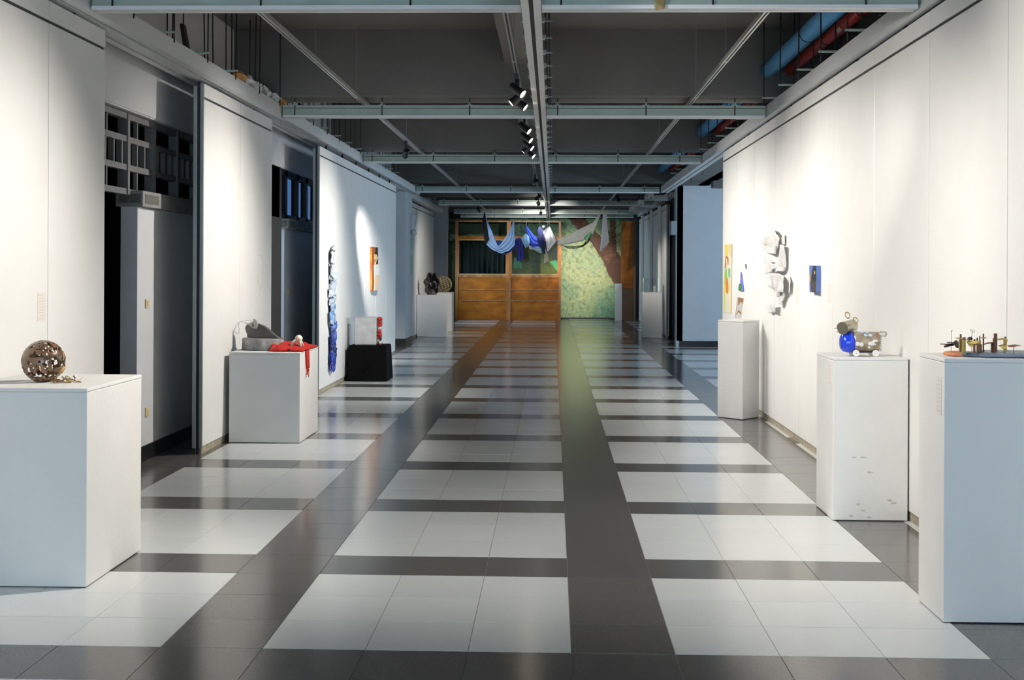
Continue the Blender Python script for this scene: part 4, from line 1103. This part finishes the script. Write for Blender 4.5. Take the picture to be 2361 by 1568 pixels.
# ================================================================== ARTWORKS, RIGHT WALL
RX_ = 2.11
def R4(zx, zy, X=RX_): return atx(1640 + zx * .15306, 520 + zy * .15306, X)
def rel(name, P, x0, th, m, par, **k): return obj(name, MB().prism([R4(a, b) + Vector((-x0, 0, 0)) for a, b in P], (-th, 0, 0)), m, par, fixn=True, **k)
yp = thing('yellow_painting', 'tall narrow unframed yellow painting of a standing figure', 'painting', (2.1, 15.3, 1.4))
M_YC = mat('yellow_canvas', srgb(244, 200, 60), .6, nscale=5, col2=srgb(240, 214, 120), stretch=(1, 2, .4))
cv_ = rel('canvas', [(212, 284), (324, 280), (302, 1330), (192, 1296)], 0, .006, mat('painted_canvas_pale', srgb(226, 222, 206), .6), yp)
rel('yellow_field', [(214, 286), (270, 284), (262, 470), (212, 480)], .006, .001, M_YC, cv_)
rel('orange_stripe', [(276, 284), (286, 284), (280, 420), (274, 420)], .006, .001, mat('paint_ochre', srgb(206, 140, 40), .6), cv_)
rel('orange_stripe', [(300, 284), (310, 284), (306, 470), (298, 470)], .006, .001, MATS['paint_ochre'], cv_)
rel('yellow_stripe', [(312, 284), (323, 282), (303, 1320), (294, 1315)], .006, .001, M_YC, cv_)
rel('hair_shape', [(222, 470), (245, 458), (268, 490), (266, 600), (252, 560), (236, 560), (228, 640), (212, 650), (214, 560)], .006, .0015, mat('paint_orange_brown', srgb(196, 104, 44), .6), cv_)
rel('face_shape', [(230, 500), (248, 495), (256, 560), (244, 600), (232, 570)], .0075, .001, mat('paint_peach', srgb(238, 200, 150), .6), cv_)
rel('green_shape', [(212, 670), (240, 640), (246, 800), (236, 900), (212, 880)], .006, .0015, mat('paint_leaf_green', srgb(150, 196, 90), .6), cv_)
rel('teal_shape', [(258, 650), (292, 640), (296, 770), (270, 790)], .006, .0015, mat('paint_teal', srgb(120, 188, 160), .6), cv_)
rel('orange_shape', [(236, 800), (256, 790), (266, 900), (264, 1035), (230, 1010), (228, 900)], .0075, .0015, mat('paint_orange', srgb(232, 130, 36), .6), cv_)
rel('lime_edge', [(206, 700), (216, 900), (214, 1100), (206, 1296), (194, 1290), (200, 900)], .006, .0012, mat('paint_lime', srgb(214, 222, 110), .6), cv_)
rel('lime_streak', [(276, 800), (292, 790), (284, 990), (268, 1000)], .006, .0012, MATS['paint_lime'], cv_)
tp = thing('blue_triangle_picture', 'small triangular picture in violet blue and green on the right wall', 'picture', (2.1, 14.9, 1.2))
rel('blue_part', [(456, 696), (470, 740), (498, 985), (472, 990), (462, 880), (448, 880)], 0, .012, mat('paint_violet_blue', srgb(84, 92, 200), .5, nscale=15, col2=srgb(140, 140, 226)), tp)
rel('green_part', [(432, 890), (452, 868), (470, 900), (474, 992), (424, 975)], 0, .014, mat('paint_deep_green', srgb(60, 140, 90), .5, nscale=15, namt=.4), tp)
st_ = thing('dark_wall_peg', 'small dark peg on the right wall above the triangular picture', 'peg', (2.1, 14, 1.5))
rel('peg', [(520, 584), (530, 584), (531, 660), (527, 640)], 0, .008, M_ROD, st_)
lp = thing('brown_white_picture', 'small brown and white picture leaning on the angled plinth', 'picture', (1.93, 12.85, .98))
def LP(zx, zy): return aty(1640 + zx * .15306, 520 + zy * .15306, 12.85)
def lrel(name, P, y0, th, m, par=None): return obj(name, MB().prism([LP(a, b) + Vector((0, -y0, 0)) for a, b in P], (0, -th, 0)), m, par or lp, fixn=True)
lc_ = lrel('canvas', [(394, 1078), (490, 1098), (450, 1398), (352, 1398)], 0, .012, mat('picture_white', srgb(238, 234, 226), .6))
M_TAN = mat('paint_tan', srgb(176, 134, 92), .6, nscale=20, namt=.15)
lrel('tan_shape', [(404, 1082), (484, 1098), (474, 1180), (440, 1150), (396, 1215)], .012, .001, M_TAN, lc_)
lrel('tan_shape', [(372, 1330), (412, 1270), (448, 1310), (444, 1352), (412, 1300), (370, 1345)], .012, .001, M_TAN, lc_)
lrel('tan_edge', [(394, 1080), (400, 1081), (358, 1398), (352, 1398)], .012, .001, M_TAN, lc_)
# white paper relief
pr = thing('white_paper_relief', 'white relief of crumpled paper sheets climbing the right wall', 'sculpture', (2.0, 12, 1.2))
M_WP = mat('white_plaster_cloth', srgb(246, 244, 240), .7, nscale=14, namt=.03, bump=.1)
_b = M_WP.node_tree.nodes['Principled BSDF']; _b.inputs['Subsurface Weight'].default_value = .6; _b.inputs['Subsurface Scale'].default_value = .12; _b.inputs['Subsurface Radius'].default_value = (1, 1, 1)
def psheet(A, B, x0, seed, amp=.05, nm='paper_sheet'):
    A = [R4(a, b, RX_) + Vector((-x0 * .5 - .012 * math.sin(i * 2.1 + seed), 0, 0)) for i, (a, b) in enumerate(A)]
    B = [R4(a, b, RX_) + Vector((-x0 * .5 - .012 * math.sin(i * 1.7 + seed * 2), 0, 0)) for i, (a, b) in enumerate(B)]
    obj(nm, sheet(A, B, 16, 10, (-1, 0, .15), amp * .55, 7, seed), M_WP, pr, smooth=True, solid=.005)
psheet([(785, 270), (880, 150), (960, 75), (1010, 66), (1050, 100)], [(850, 265), (900, 310), (980, 420), (1050, 400), (1100, 190)], .08, 1.0)
psheet([(850, 300), (900, 300), (1000, 330), (1060, 300)], [(855, 390), (940, 415), (1000, 425), (1060, 430)], .10, 2.0)
psheet([(1090, 190), (1115, 150), (1132, 135)], [(1080, 290), (1110, 290), (1132, 290)], .03, 3.0, .02)
psheet([(1062, 300), (1110, 290), (1166, 300)], [(1062, 620), (1110, 660), (1164, 650)], .06, 4.0, .03)
psheet([(865, 560), (890, 505), (950, 505), (975, 580)], [(870, 720), (910, 735), (950, 720), (1060, 640)], .10, 5.0)
psheet([(960, 600), (1020, 570), (1150, 640)], [(960, 720), (1040, 700), (1140, 690)], .07, 6.0)
psheet([(960, 720), (1010, 720), (1030, 770)], [(935, 900), (980, 950), (1050, 960)], .09, 7.0)
psheet([(1020, 720), (1080, 720), (1150, 760), (1185, 800)], [(1030, 1060), (1080, 1080), (1140, 1000), (1190, 1010)], .09, 8.0, .06)
psheet([(1160, 770), (1200, 770), (1240, 850)], [(1180, 960), (1200, 1020), (1225, 1000)], .03, 9.0, .02)
psheet([(1060, 1060), (1120, 1020), (1180, 1000)], [(1070, 1190), (1110, 1190), (1140, 1110)], .07, 10.0, .03)
psheet([(870, 1200), (960, 1190), (1040, 1170)], [(920, 1315), (980, 1310), (1035, 1310)], .07, 11.0, .03)
# small blue picture
bpic = thing('small_blue_picture', 'small picture of dark rock against blue, on the right wall', 'picture', (2.1, 10.3, 1.3))
bb_ = rel('board', [(1541, 602), (1650, 605), (1645, 1008), (1545, 1005)], 0, .035, mat('paint_slate_blue', srgb(84, 112, 176), .5, nscale=12, namt=.15), bpic)
rel('dark_peak', [(1618, 606), (1650, 606), (1649, 830), (1586, 850), (1590, 740)], .035, .008, mat('paint_black_brown', srgb(34, 28, 24), .5, nscale=12, namt=.3), bb_)
rel('rock_foot', [(1586, 850), (1649, 830), (1646, 1006), (1604, 1006), (1592, 940)], .035, .012, mat('paint_umber', srgb(92, 76, 58), .6, nscale=14, col2=srgb(40, 32, 26)), bb_)
rel('gold_mark', [(1546, 735), (1558, 730), (1560, 855), (1548, 855)], .035, .006, mat('paint_gold', srgb(226, 186, 80), .4), bb_)
rel('gold_mark', [(1640, 690), (1648, 690), (1648, 730), (1640, 730)], .043, .004, MATS['paint_gold'], bb_)

# ================================================================== TIN DOG
GY = 7.66; sD = GY / F
base = aty(1890 + 1095 * .09565, 821, GY); PZ = .966
dog = thing('tin_dog', 'toy dog made of tin cans with blue bowl chest and white wheels', 'sculpture', (base.x, GY, PZ))
def G(zx, zy, dy=0.0): return Vector((base.x + (zx - 1095) * .09565 * sD, GY + dy, PZ + (1268 - zy) * .09565 * sD))
k_ = .09565 * sD
M_TIN = mat('old_tin', srgb(182, 168, 146), .35, metal=.35, nscale=22, col2=srgb(136, 116, 100))
M_TINS = mat('shiny_tin', srgb(196, 190, 172), .22, metal=.8, nscale=12, namt=.15)
M_BLUEB = mat('blue_enamel', srgb(16, 62, 220), .25, coat=.4)
M_WHT = mat('white_plastic', srgb(240, 238, 232), .4)
M_GOLD = mat('brass_ring', srgb(190, 160, 100), .25, metal=.8)
ym = Matrix.Rotation(PI / 2, 3, 'Y')
yb_ = 245 * k_
cz = G(1095, 925)
bc_ = obj('body_can', MB().lathe([(0, 0), (yb_ * .97, 0), (yb_, .003), (yb_, 600 * k_ - .003), (yb_ * .97, 600 * k_), (0, 600 * k_)], G(795, 925), 28, ym), M_TIN, dog, smooth=False)
obj('chest_bowl', MB().lathe([(yb_ * 1.0, 0), (yb_ * 1.0, -100 * k_), (yb_ * .95, -195 * k_), (yb_ * .84, -258 * k_), (yb_ * .6, -292 * k_), (0, -300 * k_)], G(802, 940), 32, ym), M_BLUEB, dog, smooth=True)
for zx in (832, 1293):
    for dy in (-.052, .052):
        obj('wheel', MB().lathe([(0, -.007), (72 * k_, -.007), (79 * k_, -.004), (79 * k_, .004), (72 * k_, .007), (0, .007)], Vector((G(zx, 1268).x, GY + dy, PZ + 79 * k_ + .001)), 24, Matrix.Rotation(PI / 2, 3, 'X')), M_WHT, dog)
    obj('axle', MB().cyl((G(zx, 0).x, GY - .06, PZ + 79 * k_), (G(zx, 0).x, GY + .06, PZ + 79 * k_), .003, n=8), M_TIN, dog)
hd0 = G(520, 600, -.035); hd1 = G(800, 545, .04)
q = (hd1 - hd0).to_track_quat('Z', 'Y').to_matrix(); hl = (hd1 - hd0).length; hr = 150 * k_
hc_ = obj('head_can', MB().lathe([(hr * .93, .004), (hr, .002), (hr * 1.02, 0), (hr, .004), (hr * .97, hl * 1.15), (hr * .9, hl * 1.18), (0, hl * 1.18)], hd0, 28, q), M_TINS, dog, smooth=False)
obj('face_disc', MB().lathe([(0, .006), (hr * .95, .006), (hr * .95, .009), (0, .009)], hd0 - q @ Vector((0, 0, .004)), 28, q), mat('dull_tin', srgb(112, 106, 92), .45, metal=.3), hc_)
for (zx, zy, dy) in ((665, 290, -.01), (835, 410, -.03)):
    obj('ear_ring', MB().torus(G(zx, zy, dy), 62 * k_, 14 * k_, Matrix.Rotation(PI / 2 - .2, 3, 'X') @ Matrix.Rotation(.3, 3, 'Z'), 20, 8, .85, 1.15), M_GOLD, hc_, smooth=True)
obj('nose', MB().blob(G(415, 680, -.03), .006, .006, .005, 0, 1, 2), mat('peach_knob', srgb(230, 170, 120), .5), hc_, smooth=True)
obj('whisker', MB().tube([G(330, 610, -.03), G(390, 590, -.03), G(420, 600, -.025)], .0018, n=5), M_WIRE, hc_)
obj('collar_wire', MB().tube([G(760, 700, -.01), G(880, 620, .0), G(900, 690, .0)], .002, n=5), M_WIRE, dog)
for zx, zy, r in ((855, 960, 50), (945, 975, 52), (1205, 950, 55), (1140, 960, 34), (1245, 890, 30), (1297, 890, 30), (1135, 1040, 32), (1275, 970, 20), (1130, 935, 22), (1060, 760, 44), (1165, 760, 46), (990, 700, 40), (1110, 700, 46)):
    dz = (925 - zy) * k_; dy = -math.sqrt(max(1e-6, yb_ ** 2 - dz ** 2))
    nrm = Vector((0, dy, dz)).normalized(); qq = nrm.to_track_quat('Z', 'Y').to_matrix()
    obj('button_flower', MB().lathe([(0, 0), (r * k_, 0), (r * k_, .0025), (r * k_ * .4, .004), (0, .004)], Vector((G(zx, 0).x, GY + dy, G(0, 925).z + dz)), 14, qq), M_WHT if zy > 800 else mat('pale_blue_button_%d' % zx, srgb(190, 205, 225), .3), bc_)
for k in range(7):
    zy = 780 + k * 52
    obj('bristle', MB().tube([G(1385, zy, -.03), G(1420, zy + 10, -.035), G(1440, zy + 40, -.035)], .002, n=5), mat('violet_bristle', srgb(110, 105, 140), .5) if k == 0 else MATS['violet_bristle'], bc_)
obj('tail_bottle', MB().lathe([(0, 0), (30 * k_, 0), (34 * k_, 60 * k_), (60 * k_, 110 * k_), (64 * k_, 230 * k_), (50 * k_, 250 * k_), (0, 250 * k_)], G(1345, 725), 18, Matrix.Rotation(PI / 2 + .06, 3, 'Y')), mat_clear('clear_bottle', (.93, .93, .9, 1), .14, .1), dog, smooth=True)
bxo('chassis', (G(800, 0).x, G(1320, 0).x, GY - .04, GY + .04, PZ + 80 * k_, PZ + 92 * k_), mat('chassis_grey', srgb(170, 175, 185), .5), dog)

# ================================================================== TOY LANDSCAPE
TY = 5.47
ZL = 1.113
def Lp(zx, zy, Y=TY): return aty(2130 + zx * .09784, 740 + zy * .09784, Y)
land = thing('toy_landscape', 'painted wooden base with pegs, brass tubes and curled leaves like a tiny village', 'sculpture', (1.9, 5.5, ZL))
M_OWD = mat('orange_wood', srgb(226, 146, 98), .6, nscale=10, namt=.2)
M_BWD = mat('slate_painted_wood', srgb(128, 136, 152), .5, nscale=5, col2=srgb(60, 80, 100), coat=.2)
M_PEG = mat('brown_wood_peg', srgb(128, 84, 58), .6, nscale=30, col2=srgb(88, 54, 38), stretch=(1, 1, .2))
M_BRASS = mat('brass_tube', srgb(196, 172, 92), .3, metal=.6, nscale=18, namt=.2)
M_LEAFY = mat('yellow_leaf', srgb(226, 200, 110), .5, nscale=18, namt=.15)
M_LEAFD = mat('dark_curl', srgb(56, 44, 50), .4, nscale=20, namt=.3)
def slab(name, P, z0, z1, m):
    obj(name, MB().prism([(x, y, z0) for x, y in P], (0, 0, z1 - z0)), m, land, bevel=.008, fixn=True)
x0 = Lp(365, 0).x; xo = Lp(680, 0).x; xb1 = Lp(920, 0).x
slab('orange_base', [(1.70, 5.5), (1.715, 5.47), (1.78, 5.455), (1.84, 5.47), (1.86, 5.6), (1.82, 5.64), (1.74, 5.635), (1.705, 5.58)], ZL, ZL + .016, M_OWD)
slab('slate_base', [(1.745, 5.47), (1.765, 5.435), (1.82, 5.405), (1.9, 5.39), (2.0, 5.39), (2.08, 5.41), (2.095, 5.5), (2.08, 5.62), (1.95, 5.66), (1.87, 5.62), (1.79, 5.53)], ZL + .002, ZL + .02, M_BWD)
zt_ = ZL + .02
def peg(zx, ztop, w, Y, m, zbase=zt_, nm='peg'):
    p = Lp(zx, ztop, Y); h2 = w * .09784 * Y / F / 2
    obj(nm, MB().cyl((p.x, Y, zbase), (p.x, Y, p.z), h2, n=12), m, land, smooth=False)
for zx, zt2, w, Y, m in ((870, 310, 42, 5.5, M_PEG), (950, 385, 70, 5.46, M_PEG), (1195, 430, 45, 5.52, M_PEG), (1260, 395, 36, 5.55, M_PEG), (1318, 350, 26, 5.56, M_PEG),
                         (1405, 300, 36, 5.48, M_PEG), (1690, 296, 80, 5.5, M_PEG), (1920, 372, 40, 5.55, M_PEG), (1185, 540, 48, 5.42, M_PEG), (1315, 550, 105, 5.44, M_PEG), (1610, 520, 60, 5.46, M_PEG), (1655, 410, 55, 5.43, M_PEG)):
    peg(zx, zt2, w, Y, m)
for zx, zt2, w, Y in ((845, 430, 44, 5.47), (935, 450, 82, 5.44), (1915, 440, 78, 5.54), (1330, 460, 30, 5.55)):
    peg(zx, zt2, w, Y, M_BRASS, nm='brass_tube')
def leaf(A, B, m, Y, seed, amp=.01):
    obj('curled_leaf', sheet([Lp(a, b, Y) for a, b in A], [Lp(a, b, Y - .03) for a, b in B], 10, 5, (0, 1, 0), amp, 30, seed), m, land, smooth=True, solid=.002)
leaf([(1010, 490), (1100, 450), (1240, 490)], [(1050, 560), (1150, 600), (1330, 520)], M_LEAFY, 5.5, 1)
leaf([(1050, 520), (1200, 480), (1330, 470)], [(1060, 580), (1140, 620), (1200, 560)], M_LEAFY, 5.47, 2)
leaf([(740, 400), (860, 390), (1050, 440)], [(820, 425), (900, 440), (1060, 460)], M_BRASS, 5.5, 3)
leaf([(1330, 390), (1400, 380), (1480, 395)], [(1360, 405), (1400, 410), (1440, 410)], M_BRASS, 5.48, 4)
leaf([(1420, 545), (1500, 510), (1600, 500)], [(1425, 560), (1520, 535), (1640, 510)], M_PEG, 5.45, 5)
leaf([(1720, 430), (1830, 400), (1960, 420)], [(1720, 450), (1840, 440), (1980, 480)], M_BRASS, 5.53, 6)
leaf([(1760, 590), (1830, 560), (1950, 560)], [(1850, 650), (1900, 660), (1970, 655)], M_LEAFY, 5.5, 7)
leaf([(1960, 575), (2150, 560), (2300, 580)], [(2000, 610), (2140, 610), (2200, 590)], M_PEG, 5.44, 8)
leaf([(470, 600), (560, 540), (700, 530)], [(490, 625), (620, 600), (740, 570)], M_LEAFD, 5.56, 9)
leaf([(690, 510), (760, 450), (880, 540)], [(740, 620), (790, 640), (850, 600)], M_LEAFD, 5.55, 10)
leaf([(530, 500), (620, 495), (700, 500)], [(540, 520), (620, 512), (700, 525)], M_LEAFD, 5.57, 11)
obj('curled_leaf', MB().tube([Lp(385, 545, 5.56), Lp(480, 548, 5.56), Lp(540, 550, 5.56)], .0022, n=5), M_PEG, land)
obj('wire_loop', MB().tube([(Lp(655, 0, 5.58).x, 5.58, ZL + .016), Lp(655, 400, 5.58), Lp(650, 230, 5.58), Lp(665, 215, 5.58), Lp(672, 235, 5.58), Lp(655, 250, 5.58)], .0009, n=5), M_ROD, land)
obj('wire_loop', MB().tube([(Lp(1130, 0, 5.6).x, 5.6, ZL + .016), Lp(1130, 380, 5.6), Lp(1140, 240, 5.6), Lp(1095, 240, 5.6), Lp(1095, 205, 5.6), Lp(1140, 215, 5.6), Lp(1190, 215, 5.6), Lp(1200, 265, 5.6), Lp(1165, 280, 5.6), Lp(1140, 240, 5.6)], .0009, n=5), M_ROD, land)
obj('grey_stone', MB().blob(Lp(1090, 420, 5.58), .012, .012, .009, .2, 2, 2), M_LEAFD, land, smooth=True)
obj('ring_screw', MB().torus(Lp(1412, 705, 5.4), .0028, .001, Matrix.Rotation(PI / 2, 3, 'X'), 14, 6), M_ROD, land)
p = Lp(2120, 640, 5.42)
obj('pin', MB().cyl((p.x, 5.42, zt_), (p.x, 5.42, Lp(2120, 590, 5.42).z), .0012, n=6), M_ROD, land)

# ================================================================== ACRYLIC CASE
ac = thing('acrylic_case', 'clear acrylic display case on the far right plinth', 'display case', (2.16, 27.8, .99))
a0, a1, b0_, b1_, zc0, zc1 = 1.985, 2.345, 27.61, 27.97, .99, 1.295
for nm, b in (('side', (a0, a0 + .004, b0_, b1_, zc0, zc1)), ('side', (a1 - .004, a1, b0_, b1_, zc0, zc1)), ('side', (a0 + .004, a1 - .004, b0_, b0_ + .004, zc0, zc1)),
              ('side', (a0 + .004, a1 - .004, b1_ - .004, b1_, zc0, zc1)), ('lid', (a0, a1, b0_, b1_, zc1, zc1 + .004))):
    bxo(nm, b, M_ACRYL, ac)
fg = thing('white_figurine', 'small white hand shaped figurine inside the acrylic case', 'sculpture', (2.22, 27.8, .99))
mb = MB().lathe([(.0, 0), (.04, 0), (.042, .02), (.032, .06), (.038, .1), (.03, .125), (0, .13)], (2.235, 27.8, .992), 16)
obj('palm', mb, M_WHT, fg, smooth=True)
for k in range(3):
    obj('finger', MB().tube([(2.215 + k * .018, 27.8, 1.1), (2.213 + k * .018, 27.79, 1.14), (2.216 + k * .02, 27.785, 1.155 - .015 * abs(k - 1))], .008, n=8, taper=.7), M_WHT, fg, smooth=True)

# tape scrap on the nearest cross track
tp_ = aty(1524, 14, 7.19)
obj('tape_scrap', sheet([(tp_.x - .04, 7.185, 3.03), (tp_.x + .03, 7.185, 3.03)], [(tp_.x - .035, 7.18, 2.945), (tp_.x + .02, 7.18, 2.955)], 6, 6, (0, -1, 0), .012, 20, 2.0), mat('yellowed_tape', srgb(150, 134, 92), .6), bpy.data.objects['hanging_cross_track'], smooth=True, solid=.002, label='yellowed tape scrap')
